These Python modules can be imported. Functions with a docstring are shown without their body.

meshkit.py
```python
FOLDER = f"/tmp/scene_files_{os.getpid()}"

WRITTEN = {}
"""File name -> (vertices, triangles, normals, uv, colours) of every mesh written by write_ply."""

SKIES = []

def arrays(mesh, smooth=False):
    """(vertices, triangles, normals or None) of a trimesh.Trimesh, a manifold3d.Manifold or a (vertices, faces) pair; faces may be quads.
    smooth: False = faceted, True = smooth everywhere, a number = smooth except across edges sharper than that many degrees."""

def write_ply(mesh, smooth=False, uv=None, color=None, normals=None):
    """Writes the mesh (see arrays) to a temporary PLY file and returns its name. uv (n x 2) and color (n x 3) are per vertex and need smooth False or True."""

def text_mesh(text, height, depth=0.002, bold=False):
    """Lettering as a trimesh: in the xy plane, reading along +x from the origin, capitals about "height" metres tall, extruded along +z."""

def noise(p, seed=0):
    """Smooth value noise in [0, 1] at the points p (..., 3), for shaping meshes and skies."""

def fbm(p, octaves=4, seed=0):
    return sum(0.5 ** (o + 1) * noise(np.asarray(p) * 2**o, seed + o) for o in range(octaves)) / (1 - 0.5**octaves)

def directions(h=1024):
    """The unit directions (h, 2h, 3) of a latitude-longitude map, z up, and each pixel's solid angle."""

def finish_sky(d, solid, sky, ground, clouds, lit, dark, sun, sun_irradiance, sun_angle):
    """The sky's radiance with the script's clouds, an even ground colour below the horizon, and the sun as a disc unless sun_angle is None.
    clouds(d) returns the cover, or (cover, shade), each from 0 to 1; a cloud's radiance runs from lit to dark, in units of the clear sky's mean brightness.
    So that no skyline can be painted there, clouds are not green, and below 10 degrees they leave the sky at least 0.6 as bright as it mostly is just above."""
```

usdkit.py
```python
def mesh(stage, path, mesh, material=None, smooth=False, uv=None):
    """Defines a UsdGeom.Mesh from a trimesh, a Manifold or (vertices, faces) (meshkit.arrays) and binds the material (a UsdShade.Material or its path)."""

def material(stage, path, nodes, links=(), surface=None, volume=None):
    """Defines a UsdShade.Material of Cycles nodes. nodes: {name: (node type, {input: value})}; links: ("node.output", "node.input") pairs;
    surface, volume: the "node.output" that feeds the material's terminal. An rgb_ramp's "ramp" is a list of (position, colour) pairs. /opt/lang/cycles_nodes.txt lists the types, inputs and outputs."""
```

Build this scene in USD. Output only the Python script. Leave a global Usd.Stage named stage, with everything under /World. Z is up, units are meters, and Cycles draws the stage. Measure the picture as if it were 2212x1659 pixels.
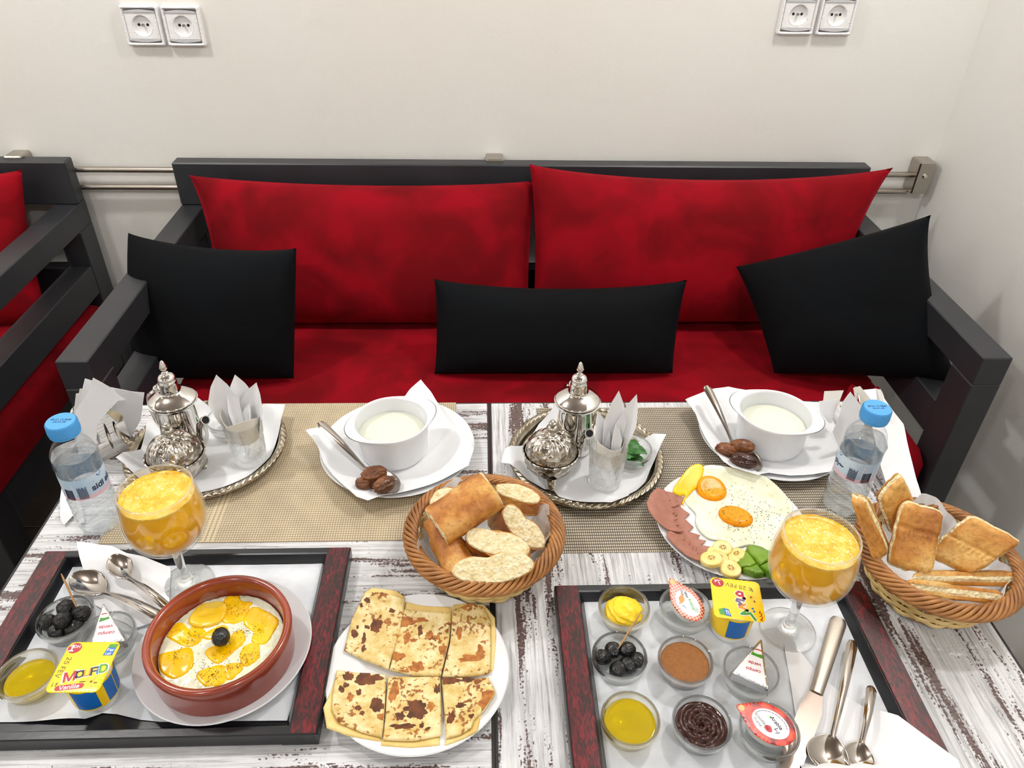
import math, random, numpy as np, trimesh, shapely, usdkit, meshkit
from shapely.geometry import Polygon, LineString, Point, box as sbox
from scipy.spatial import Delaunay, cKDTree
from pxr import Usd, UsdGeom, UsdLux, UsdShade, Gf, Sdf
random.seed(7); np.random.seed(7)
PI = math.pi
stage = Usd.Stage.CreateInMemory()
UsdGeom.SetStageUpAxis(stage, UsdGeom.Tokens.z); UsdGeom.SetStageMetersPerUnit(stage, 1.0)
UsdGeom.Xform.Define(stage, '/World'); UsdGeom.Scope.Define(stage, '/World/Looks')

# ---- camera -------------------------------------------------------------------------------------------------
cam = UsdGeom.Camera.Define(stage, '/World/camera')
cam.CreateHorizontalApertureAttr(36.0); cam.CreateVerticalApertureAttr(36.0 * 1659 / 2212)
cam.CreateFocalLengthAttr(1650.0 / 2212 * 36.0)
cam.CreateClippingRangeAttr(Gf.Vec2f(0.05, 50)); cam.CreateExposureAttr(-0.55)
UsdGeom.Xformable(cam).AddTransformOp().Set(Gf.Matrix4d(0.999224, -0.034512, 0.018982, 0.000000, 0.004584, 0.580542, 0.814217, 0.000000, -0.039120, -0.813498, 0.580250, 0.000000, 0.000000, 0.000000, 1.507000, 1.000000))
# ---- unseen ceiling lamps; those behind the camera are added to fill the back wall ---------------------------
UNSEEN_LAMPS = [(-1.2, 1.15), (0.85, 1.20), (-0.9, -0.75), (0.45, -0.75), (-2.3, -0.75), (-2.3, 1.1)]
POWER = [1.75, 1.45, 1.05, 1.05, 0.8, 0.5]
for i, ((lx, ly), pw) in enumerate(zip(UNSEEN_LAMPS, POWER)):
    l = UsdLux.SphereLight.Define(stage, f'/World/unseen_lamp_light_{i:03d}')
    l.CreateRadiusAttr(0.07); l.CreateIntensityAttr(210.0 * pw); l.CreateColorAttr(Gf.Vec3f(1.0, 0.995, 0.98))
    UsdGeom.Xformable(l).AddTranslateOp().Set(Gf.Vec3d(lx, ly, 2.52))
dome = UsdLux.DomeLight.Define(stage, '/World/ambient'); dome.CreateIntensityAttr(0.0); dome.CreateColorAttr(Gf.Vec3f(1, 0.98, 0.95))

# ---- helpers ------------------------------------------------------------------------------------------------
def lin(r, g=None, b=None):
    v = np.array([r, g, b] if g is not None else [r, r, r], float) / 255
    return tuple(np.where(v < 0.04045, v / 12.92, ((v + 0.055) / 1.055) ** 2.4))
LOOK = {}
def pm(name, col, rough=0.5, metal=0.0, col2=None, vs=20, ramp=(0.35, 0.65), bump=None, stretch=None, **kw):
    """a principled material: colour varied between col and col2 by a noise of scale vs; bump = (scale, strength, distance)"""
    n = {'tc': ('texture_coordinate', {}), 'p': ('principled_bsdf', {'base_color': lin(*col), 'roughness': rough, 'metallic': metal, **kw})}
    L = []
    src = 'tc.object'
    if stretch:
        n['mp'] = ('mapping', {'scale': stretch}); L.append(('tc.object', 'mp.vector')); src = 'mp.vector'
    if col2 is not None:
        n['n'] = ('noise_texture', {'scale': vs, 'detail': 4.0})
        n['r'] = ('rgb_ramp', {'ramp': [(ramp[0], lin(*col)), (ramp[1], lin(*col2))]})
        L += [(src, 'n.vector'), ('n.fac', 'r.fac'), ('r.color', 'p.base_color')]
    if bump:
        n['bn'] = ('noise_texture', {'scale': bump[0], 'detail': 3.0})
        n['b'] = ('bump', {'strength': bump[1], 'distance': bump[2] if len(bump) > 2 else 0.002})
        L += [(src, 'bn.vector'), ('bn.fac', 'b.height'), ('b.normal', 'p.normal')]
    LOOK[name] = usdkit.material(stage, '/World/Looks/' + name, n, L, surface='p.BSDF')
    return LOOK[name]
def gm(name, n, L, surface='p.BSDF'):
    LOOK[name] = usdkit.material(stage, '/World/Looks/' + name, n, L, surface=surface); return LOOK[name]

USED = {}
def numbered(parent, name):
    k = USED.get((parent, name), -1) + 1; USED[(parent, name)] = k
    return f'{parent}/{name}' + (f'_{k:03d}' if k else '')
def par(p): return '/World' if p is None else str(p.GetPath())
def tag(o, label=None, cat=None, group=None, kind=None):
    for k, v in (('label', label), ('category', cat), ('group', group), ('kind', kind)):
        if v: o.SetCustomDataByKey(k, v)
    return o
def obj(name, mesh, mat, parent=None, smooth=35, label=None):
    p = usdkit.mesh(stage, numbered(par(parent), name), mesh, LOOK[mat], smooth=smooth).GetPrim()
    if label: p.SetCustomDataByKey('label', label)
    return p
def thing(name, label, cat, loc=(0, 0, 0), rot=0.0, group=None):
    x = UsdGeom.Xform.Define(stage, numbered('/World', name)); x.AddTranslateOp().Set(Gf.Vec3d(*map(float, loc)))
    if rot: x.AddRotateZOp().Set(float(rot))
    return tag(x.GetPrim(), label, cat, group)
def struct(name, mesh, mat, **k):
    return tag(obj(name, mesh, mat, **k), kind='structure')
def copy(src, label, loc, rot=0.0):
    """a copy of a thing with its parts, under the next number"""
    was = src.GetCustomData()
    r = thing(src.GetName().rsplit('_0', 1)[0], label, was['category'], loc, rot, was.get('group'))
    r.GetReferences().AddInternalReference(src.GetPath()); r.SetInstanceable(True)
    return r

def cat(*ms):
    V, F, k = [], [], 0
    for m in ms:
        v, f, _ = meshkit.arrays(m); V.append(v); F.append(f + k); k += len(v)
    return np.vstack(V), np.vstack(F)
def mv(m, d=(0, 0, 0), rz=0, rx=0, ry=0, s=1):
    v, f, _ = meshkit.arrays(m); v = v * s
    for ang, ax in ((rx, 0), (ry, 1), (rz, 2)):
        if ang: v = v @ trimesh.transformations.rotation_matrix(math.radians(ang), np.eye(3)[ax])[:3, :3].T
    return v + np.asarray(d, float), f
def outward(v, f):
    t = trimesh.Trimesh(v, f, process=False)
    return (v, f[:, ::-1]) if t.volume < 0 else (v, f)
def cbox(lo, hi, c=0.002):
    lo, hi = np.array(lo, float), np.array(hi, float); P = []
    for i in np.ndindex(2, 2, 2):
        s = np.array(i); q = np.where(s, hi, lo); d = np.where(s, -c, c)
        for a in range(3):
            e = d.copy(); e[a] = 0; P.append(q + e)
    h = trimesh.convex.convex_hull(np.array(P)); return np.array(h.vertices), np.array(h.faces)
def hull(P):
    h = trimesh.convex.convex_hull(np.array(P, float)); return np.array(h.vertices), np.array(h.faces)
def spl(pts, k=6):
    p = np.array(pts, float); q = np.vstack([2 * p[0] - p[1], p, 2 * p[-1] - p[-2]]); out = []
    for i in range(len(p) - 1):
        a, b, c_, d = q[i:i + 4]
        for t in np.arange(k) / k:
            out.append(0.5 * (2 * b + (c_ - a) * t + (2 * a - 5 * b + 4 * c_ - d) * t * t + (3 * b - a - 3 * c_ + d) * t ** 3))
    return np.array(out + [p[-1]])
def lathe(prof, n=56, mod=None):
    """revolve (r, z) from bottom axis outwards and back to the axis; mod(theta, i) -> (dr, dz) reshapes rings"""
    prof = np.array(prof, float); m = len(prof); th = np.arange(n) * 2 * PI / n
    R = np.repeat(prof[:, :1], n, 1); Z = np.repeat(prof[:, 1:2], n, 1)
    if mod is not None:
        for i in range(m):
            dr, dz = mod(th, i, prof[i]); R[i] = R[i] + dr; Z[i] = Z[i] + dz
    v = np.stack([R * np.cos(th), R * np.sin(th), Z], -1).reshape(-1, 3)
    i, j = np.meshgrid(np.arange(m - 1), np.arange(n), indexing='ij'); a = i * n + j; b = i * n + (j + 1) % n
    f = np.concatenate([np.stack([a, b, b + n], -1).reshape(-1, 3), np.stack([a, b + n, a + n], -1).reshape(-1, 3)])
    t = trimesh.Trimesh(v, f, process=False); t.merge_vertices(digits_vertex=7); t.update_faces(t.nondegenerate_faces())
    v, f = np.array(t.vertices), np.array(t.faces)
    return outward(v, f)
def tube(P, r, sides=8, closed=False, sx=1.0):
    P = np.array(P, float); n = len(P); r = np.broadcast_to(r, n)
    T = np.roll(P, -1, 0) - np.roll(P, 1, 0) if closed else np.gradient(P, axis=0)
    T /= np.maximum(np.linalg.norm(T, axis=1, keepdims=True), 1e-12)
    up = np.array([0, 0, 1.0]) if abs(T[0][2]) < 0.9 else np.array([1.0, 0, 0]); N = []
    nrm = up - T[0] * (up @ T[0]); nrm /= np.linalg.norm(nrm)
    for t in T:
        nrm = nrm - t * (nrm @ t); nrm /= np.linalg.norm(nrm); N.append(nrm)
    N = np.array(N); B = np.cross(T, N); th = np.arange(sides) * 2 * PI / sides
    v = (P[:, None] + r[:, None, None] * (np.cos(th)[None, :, None] * N[:, None] + sx * np.sin(th)[None, :, None] * B[:, None])).reshape(-1, 3)
    f = []
    for i in range(n if closed else n - 1):
        k = (i + 1) % n
        for j in range(sides):
            a, b = i * sides + j, i * sides + (j + 1) % sides; c_, d = k * sides + (j + 1) % sides, k * sides + j
            f += [[a, b, c_], [a, c_, d]]
    if not closed:
        v = np.vstack([v, P[0], P[-1]]); q = len(v)
        for j in range(sides):
            f.append([q - 2, (j + 1) % sides, j]); f.append([q - 1, (n - 1) * sides + j, (n - 1) * sides + (j + 1) % sides])
    return outward(v, np.array(f))
def ring_pts(poly, res):
    out = []
    for g in getattr(poly, 'geoms', [poly]):
        for ring in [g.exterior, *g.interiors]:
            k = max(6, int(ring.length / res)); out.append(np.array([ring.interpolate(t, normalized=True).coords[0] for t in np.arange(k) / k]))
    return out
def solid(poly, top, bot=None, res=0.006, rims=(0.3, 1.0), r=0.003, keep=True):
    """a closed body over a polygon: top(x, y, d) and bot(x, y, d), d = distance to its edge"""
    if not isinstance(poly, Polygon): poly = Polygon(poly)
    poly = poly.buffer(0)
    if poly.geom_type != 'Polygon': poly = max(poly.geoms, key=lambda g: g.area)
    edge = []
    for ring in [poly.exterior, *poly.interiors]:
        cs = np.array(ring.coords)[:-1]; q = []
        for a, b in zip(cs, np.roll(cs, -1, 0)):
            k = max(1, int(np.ceil(np.linalg.norm(b - a) / res))); q += [a + (b - a) * t for t in np.arange(k) / k]
        edge.append(np.array(q))
    E = np.vstack(edge); pts = [E]
    for s in rims:
        g = poly.buffer(-r * s)
        if not g.is_empty: pts += ring_pts(g, res)
    x0, y0, x1, y1 = poly.bounds; gx, gy = np.meshgrid(np.arange(x0, x1, res), np.arange(y0, y1, res * 0.87)); gx = gx + (np.arange(len(gx)) % 2)[:, None] * res / 2
    G = np.stack([gx.ravel(), gy.ravel()], 1); inn = poly.buffer(-max(r * max(rims, default=0), 0) - res * 0.45)
    if not inn.is_empty: pts.append(G[shapely.contains_xy(inn, G[:, 0], G[:, 1])])
    P2 = np.vstack(pts); P2 = P2[np.sort(np.unique(np.round(P2 / 2e-5).astype(int), axis=0, return_index=True)[1])]
    tri = Delaunay(P2).simplices; ce = P2[tri].mean(1); tri = tri[shapely.contains_xy(poly, ce[:, 0], ce[:, 1])]
    a = P2[tri]; ar = np.cross(a[:, 1] - a[:, 0], a[:, 2] - a[:, 0]); tri = tri[np.abs(ar) > 1e-12]; ar = ar[np.abs(ar) > 1e-12]
    tri = np.where((ar < 0)[:, None], tri[:, ::-1], tri)
    fine = np.vstack(ring_pts(poly, res / 4)); d = cKDTree(fine).query(P2)[0]; d[:0] = 0
    onb = cKDTree(E).query(P2)[0] < 3e-5; d = np.where(onb, 0, d)
    x, y = P2.T; zt = np.broadcast_to(top(x, y, d), len(x)); zb = np.broadcast_to(bot(x, y, d), len(x)) if bot else zt - 0.0004
    n = len(P2); v = np.vstack([np.c_[P2, zt], np.c_[P2, zb]])
    e = np.vstack([tri[:, [0, 1]], tri[:, [1, 2]], tri[:, [2, 0]]]); key = {(i, j) for i, j in map(tuple, e)}
    side = []
    for i, j in key:
        if (j, i) not in key: side += [[i, i + n, j + n], [i, j + n, j]]
    return v, np.vstack([tri, tri[:, ::-1] + n, np.array(side)])
def rnd(h, r):   # rounded edge: height profile over distance d
    return lambda d: h - r + np.sqrt(np.maximum(r * r - np.maximum(r - d, 0) ** 2, 0))
def blobn(x, y, s, seed=0, z=0.0): return meshkit.fbm(np.stack([x * s, y * s, np.full_like(x, z + seed * 3.7)], -1), 3, seed) - 0.5
def paper(poly, z, amp=0.001, s=25, seed=0, res=0.007, th=0.0004):
    """a sheet of paper; z a height or z(x, y)"""
    zf = z if callable(z) else (lambda x, y: np.full_like(x, z))
    return solid(poly, lambda x, y, d: zf(x, y) + th + amp * (blobn(x, y, s, seed) + 0.5), lambda x, y, d: zf(x, y) + amp * (blobn(x, y, s, seed) + 0.5), res, rims=(), r=0)
def frame(p0, ex, n):
    """maps local x along ex, z along n"""
    ex = np.array(ex, float); ex /= np.linalg.norm(ex); n = np.array(n, float); n = n - ex * (n @ ex); n /= np.linalg.norm(n)
    M = np.stack([ex, np.cross(n, ex), n], 1); p0 = np.array(p0, float)
    return lambda m: (meshkit.arrays(m)[0] @ M.T + p0, meshkit.arrays(m)[1])
def ell(cx, cy, a, b, ang=0, n=40):
    t = np.arange(n) * 2 * PI / n; c_, s_ = math.cos(math.radians(ang)), math.sin(math.radians(ang))
    x, y = a * np.cos(t), b * np.sin(t); return [(cx + c_ * p - s_ * q, cy + s_ * p + c_ * q) for p, q in zip(x, y)]
def text(s, h, center=(0, 0), rot=0, depth=0.00025, bold=False, z=0.0, sx=1.0):
    m = meshkit.text_mesh(s, h, depth, bold); v, f, _ = meshkit.arrays(m)
    v = v - [(v[:, 0].min() + v[:, 0].max()) / 2, (v[:, 1].min() + v[:, 1].max()) / 2, 0]; v[:, 0] *= sx
    return mv((v, f), (center[0], center[1], z), rz=rot)
def flat(geom, z=0.0, th=0.00025):
    if not hasattr(geom, 'geom_type'): geom = Polygon(geom)
    return cat(*[mv(trimesh.creation.extrude_polygon(g, th, engine='earcut'), (0, 0, z)) for g in getattr(geom.buffer(0), 'geoms', [geom.buffer(0)])])
def strokes(lines, w, z=0.0, th=0.00025):
    return flat(shapely.union_all([LineString(l).buffer(w / 2) if len(l) > 1 else Point(l[0]).buffer(w * 0.7) for l in lines]).simplify(w * 0.05), z, th)
def wrap(m, r, a0):
    v, f, _ = meshkit.arrays(m); a = a0 + v[:, 0] / r; rr = r + v[:, 2]
    return np.stack([rr * np.cos(a), rr * np.sin(a), v[:, 1]], 1), f
def resample(poly, k):
    ls = LineString(list(poly) + [poly[0]]); return np.array([ls.interpolate(t, normalized=True).coords[0] for t in np.arange(k) / k])
def smoothpoly(poly, k=4):
    p = np.array(poly, float); q = spl(np.vstack([p[-1], p, p[0], p[1]]), k)[k:-k]; return [tuple(a) for a in q[:-1]]

# ---- materials ----------------------------------------------------------------------------------------------
pm('wall_paint', (228, 227, 223), 0.6, bump=(260, 0.35, 0.0012), col2=(224, 221, 214), vs=1.3)
pm('ceiling_paint', (128, 118, 110), 0.7)
pm('floor_tile', (92, 80, 72), 0.35, col2=(72, 62, 56), vs=6, bump=(40, 0.1))
pm('grout', (58, 50, 46), 0.8)
pm('frame_lacquer', (45, 46, 50), 0.42, bump=(140, 0.12, 0.0008), col2=(39, 40, 44), vs=9)
def velvet(name, a, b, sh, tint, wr=0.35):
    gm(name, {'tc': ('texture_coordinate', {}), 'n': ('noise_texture', {'scale': 7.0, 'detail': 3.0, 'distortion': 0.6}), 'r': ('rgb_ramp', {'ramp': [(0.38, lin(*a)), (0.62, lin(*b))]}),
        'bn': ('noise_texture', {'scale': 11.0, 'detail': 2.0, 'distortion': 0.8}), 'b': ('bump', {'strength': wr, 'distance': 0.012}),
        'p': ('principled_bsdf', {'roughness': 0.85, 'specular_ior_level': 0.15, 'sheen_weight': sh, 'sheen_roughness': 0.35, 'sheen_tint': lin(*tint)})},
       [('tc.object', 'n.vector'), ('n.fac', 'r.fac'), ('r.color', 'p.base_color'), ('tc.object', 'bn.vector'), ('bn.fac', 'b.height'), ('b.normal', 'p.normal')])
velvet('red_velvet', (106, 0, 9), (140, 0, 19), 0.28, (255, 10, 60))
velvet('black_velvet', (3, 5, 8), (5, 8, 12), 0.015, (60, 80, 100))
pm('steel', (176, 170, 160), 0.24, 1.0, bump=(60, 0.04))
pm('satin_steel', (168, 160, 150), 0.34, 1.0, stretch=(1, 30, 30), bump=(40, 0.05))
pm('chrome', (224, 222, 218), 0.05, 1.0)
pm('spoon_steel', (182, 175, 168), 0.09, 1.0, bump=(30, 0.02))
gm('chased_silver', {'tc': ('texture_coordinate', {}), 'v': ('voronoi_texture', {'scale': 110.0}), 'n': ('noise_texture', {'scale': 60.0, 'detail': 3.0}), 'm': ('math', {'math_type': 'add'}),
    'b': ('bump', {'strength': 1.0, 'distance': 0.003}), 'r': ('rgb_ramp', {'ramp': [(0.35, lin(150, 142, 130)), (0.6, lin(214, 208, 198))]}), 'p': ('principled_bsdf', {'metallic': 1.0, 'roughness': 0.2})},
   [('tc.object', 'v.vector'), ('tc.object', 'n.vector'), ('v.distance', 'm.value1'), ('n.fac', 'm.value2'), ('m.value', 'b.height'), ('b.normal', 'p.normal'), ('n.fac', 'r.fac'), ('r.color', 'p.base_color')])
pm('tray_silver', (190, 180, 162), 0.22, 1.0, bump=(50, 0.1, 0.001), col2=(150, 140, 122), vs=40)
pm('socket_plastic', (236, 236, 236), 0.3)
pm('socket_grey', (196, 197, 200), 0.35)
pm('hole_shade', (12, 12, 12), 0.8)  # near-black that stands in for the shade inside openings
def laminate(name, along):
    f, c_ = ((5, 150, 40), (2.2, 26, 8)) if along == 'x' else ((150, 5, 40), (26, 2.2, 8))
    gm(name, {'tc': ('texture_coordinate', {}), 'm1': ('mapping', {'scale': f}), 'm2': ('mapping', {'scale': c_, 'location': (0.3, 0.7, 0)}),
        'n1': ('noise_texture', {'scale': 1.6, 'detail': 6.0, 'roughness': 0.7}), 'n2': ('noise_texture', {'scale': 1.5, 'detail': 5.0, 'roughness': 0.65, 'distortion': 0.25}),
        'n3': ('noise_texture', {'scale': 11.0, 'detail': 5.0, 'roughness': 0.6}), 'n4': ('noise_texture', {'scale': 300.0, 'detail': 2.0}),
        'r1': ('rgb_ramp', {'ramp': [(0.28, lin(104, 98, 97)), (0.40, lin(178, 177, 178)), (0.52, lin(216, 217, 219)), (0.70, lin(232, 233, 234))]}),
        'a': ('math', {'math_type': 'multiply_add', 'value2': 0.32}), 'a2': ('math', {'math_type': 'multiply_add', 'value2': 0.22}), 'r2': ('rgb_ramp', {'ramp': [(0.825, (0, 0, 0)), (0.85, (1, 1, 1))]}),
        'r3': ('rgb_ramp', {'ramp': [(0.3, lin(112, 95, 92)), (0.7, lin(72, 52, 50))]}), 'mx': ('mix', {}), 'g': ('mix', {'mix_type': 'multiply', 'fac': 0.6}),
        'r5': ('rgb_ramp', {'ramp': [(0.35, (0.62, 0.62, 0.63)), (0.6, (1, 1, 1))]}),
        'b': ('bump', {'strength': 0.25, 'distance': 0.0006}), 'p': ('principled_bsdf', {'roughness': 0.42, 'specular_ior_level': 0.4})},
       [('tc.object', 'm1.vector'), ('tc.object', 'm2.vector'), ('m1.vector', 'n1.vector'), ('m2.vector', 'n2.vector'), ('tc.object', 'n3.vector'), ('tc.object', 'n4.vector'),
        ('n1.fac', 'r1.fac'), ('n1.fac', 'a.value1'), ('n2.fac', 'a.value3'), ('n4.fac', 'a2.value1'), ('a.value', 'a2.value3'), ('a2.value', 'r2.fac'), ('n4.fac', 'r3.fac'),
        ('n3.fac', 'r5.fac'), ('r1.color', 'g.color1'), ('r5.color', 'g.color2'), ('g.color', 'mx.color1'), ('r3.color', 'mx.color2'), ('r2.color', 'mx.fac'), ('mx.color', 'p.base_color'), ('n1.fac', 'b.height'), ('b.normal', 'p.normal')])
laminate('whitewashed_wood_x', 'x'); laminate('whitewashed_wood_y', 'y')
pm('black_edge', (24, 24, 26), 0.5)
pm('tray_black', (22, 23, 27), 0.28, bump=(90, 0.05))
gm('tray_red', {'tc': ('texture_coordinate', {}), 'm': ('mapping', {'scale': (55, 14, 20)}), 'n': ('noise_texture', {'scale': 6.0, 'detail': 5.0, 'distortion': 1.2}), 'm2': ('mapping', {'scale': (8, 2.0, 4)}), 'n2': ('noise_texture', {'scale': 3.0, 'detail': 3.0}),
    'a': ('math', {'math_type': 'multiply_add', 'value2': 0.6}),
    'r': ('rgb_ramp', {'ramp': [(0.66, lin(34, 18, 18)), (0.8, lin(72, 14, 20)), (0.95, lin(116, 18, 28))]}), 'p': ('principled_bsdf', {'roughness': 0.3})},
   [('tc.object', 'm.vector'), ('m.vector', 'n.vector'), ('tc.object', 'm2.vector'), ('m2.vector', 'n2.vector'), ('n2.fac', 'a.value1'), ('n.fac', 'a.value3'), ('a.value', 'r.fac'), ('r.color', 'p.base_color')])
def weave(name, hi, mid, dark, fx, fy):
    gm(name, {'tc': ('texture_coordinate', {}), 'wx': ('wave_texture', {'scale': fx, 'bands_direction': 'x'}), 'wy': ('wave_texture', {'scale': fy, 'bands_direction': 'y'}),
        'm': ('math', {'math_type': 'multiply'}), 'n': ('noise_texture', {'scale': 28.0, 'detail': 4.0}), 'ch': ('checker_texture', {'scale': 330.0, 'color1': (1, 1, 1), 'color2': (0.55, 0.55, 0.55)}),
        'r': ('rgb_ramp', {'ramp': [(0.0, lin(*dark)), (0.35, lin(*mid)), (0.8, lin(*hi))]}), 'r2': ('rgb_ramp', {'ramp': [(0.35, (0.86, 0.84, 0.82)), (0.65, (1, 0.98, 0.92))]}), 'mx': ('mix', {'mix_type': 'multiply', 'fac': 1.0}),
        'b': ('bump', {'strength': 0.5, 'distance': 0.0006}), 'p': ('principled_bsdf', {'roughness': 0.5})},
       [('tc.object', 'wx.vector'), ('tc.object', 'wy.vector'), ('wx.fac', 'm.value1'), ('wy.fac', 'm.value2'), ('m.value', 'r.fac'), ('tc.object', 'n.vector'), ('n.fac', 'r2.fac'), ('r.color', 'mx.color1'), ('r2.color', 'mx.color2'), ('mx.color', 'p.base_color'), ('m.value', 'b.height'), ('b.normal', 'p.normal')])
weave('mat_gold', (222, 212, 190), (200, 186, 158), (158, 142, 116), 95, 75)
weave('mat_silver', (214, 206, 190), (172, 162, 144), (88, 80, 70), 110, 60)
pm('mat_line', (206, 190, 158), 0.6)
pm('paper_white', (226, 228, 231), 0.85, bump=(160, 0.12, 0.0008))
pm('paper_liner', (206, 210, 216), 0.85, bump=(70, 0.25, 0.001), col2=(222, 226, 231), vs=34)
pm('napkin_white', (230, 231, 234), 0.9, bump=(120, 0.1, 0.0008))
pm('napkin_cream', (222, 219, 211), 0.9)
pm('porcelain', (224, 226, 229), 0.14)
pm('porcelain_grey', (208, 210, 214), 0.2)
pm('soup', (234, 228, 210), 0.3, subsurface_weight=0.2)
pm('terracotta', (150, 62, 36), 0.22, col2=(124, 46, 28), vs=9, coat_weight=0.6, coat_roughness=0.12)
pm('terracotta_raw', (140, 70, 50), 0.45, col2=(120, 56, 40), vs=9)
def glass(name, ior=1.5, col=(1, 1, 1), fac=0.45, gl=0.75):
    """glass that sunlight and lamplight pass: part clear, part refracting, with a sheen growing towards the edge"""
    gm(name, {'g': ('glass_bsdf', {'color': col, 'IOR': ior}), 't': ('transparent_bsdf', {'color': col}), 'm1': ('mix_closure', {'fac': fac}), 'lw': ('layer_weight', {'blend': 0.5}), 'pw': ('math', {'math_type': 'power', 'value2': 4.0}),
              'ma': ('math', {'math_type': 'multiply_add', 'value2': gl, 'value3': 0.04}), 's': ('glossy_bsdf', {'color': (1, 1, 1), 'roughness': 0.02}), 'm2': ('mix_closure', {})},
       [('t.BSDF', 'm1.closure1'), ('g.BSDF', 'm1.closure2'), ('lw.facing', 'pw.value1'), ('pw.value', 'ma.value1'), ('ma.value', 'm2.fac'), ('m1.closure', 'm2.closure1'), ('s.BSDF', 'm2.closure2')], surface='m2.closure')
glass('dish_glass', 1.46, (0.99, 0.995, 0.99), .8, .3); glass('goblet_glass', 1.46, (0.985, 0.99, 0.985), .12, .5); glass('stem_glass', 1.46, (0.985, 0.99, 0.985), .85, .3); glass('crystal', 1.5, (0.99, 0.995, 0.995), .45, .9); glass('water', 1.33, (0.96, 0.975, 0.985), .4, .4)
glass('pet', 1.45, (0.97, 0.98, 0.985), .0, .6); glass('film', 1.5, (0.93, 0.93, 0.93), .0, .8)
pm('oil', (238, 212, 6), 0.02, ior=1.47, transmission_weight=0.65)
pm('blade_steel', (122, 110, 102), 0.28, 1.0, bump=(30, 0.02))
pm('cap_blue', (74, 158, 226), 0.35)
pm('label_blue', (150, 190, 224), 0.4, col2=(206, 222, 236), vs=22); pm('label_pink', (224, 190, 204), 0.45); pm('label_peak', (40, 110, 180), 0.4); pm('ink_navy', (28, 32, 60), 0.5); pm('ink_black', (20, 20, 22), 0.5); pm('white_ink', (240, 240, 240), 0.45)
gm('juice', {'tc': ('texture_coordinate', {}), 'n': ('noise_texture', {'scale': 40.0, 'detail': 4.0}), 'r': ('rgb_ramp', {'ramp': [(0.35, lin(230, 164, 0)), (0.65, lin(240, 182, 8))]}),
    'p': ('principled_bsdf', {'roughness': 0.3, 'specular_ior_level': 0.2})}, [('tc.object', 'n.vector'), ('n.fac', 'r.fac'), ('r.color', 'p.base_color')])
gm('juice_foam', {'tc': ('texture_coordinate', {}), 'n': ('noise_texture', {'scale': 75.0, 'detail': 6.0, 'roughness': 0.7}), 'r': ('rgb_ramp', {'ramp': [(0.36, lin(222, 164, 10)), (0.5, lin(232, 186, 50)), (0.62, lin(238, 206, 108))]}),
    'b': ('bump', {'strength': 0.25, 'distance': 0.0008}), 'p': ('principled_bsdf', {'roughness': 0.22})}, [('tc.object', 'n.vector'), ('n.fac', 'r.fac'), ('r.color', 'p.base_color'), ('n.fac', 'b.height'), ('b.normal', 'p.normal')])
pm('wicker_pale', (226, 200, 140), 0.45, col2=(206, 174, 110), vs=30); pm('wicker_brown', (174, 120, 66), 0.4, col2=(134, 86, 42), vs=40)
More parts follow.
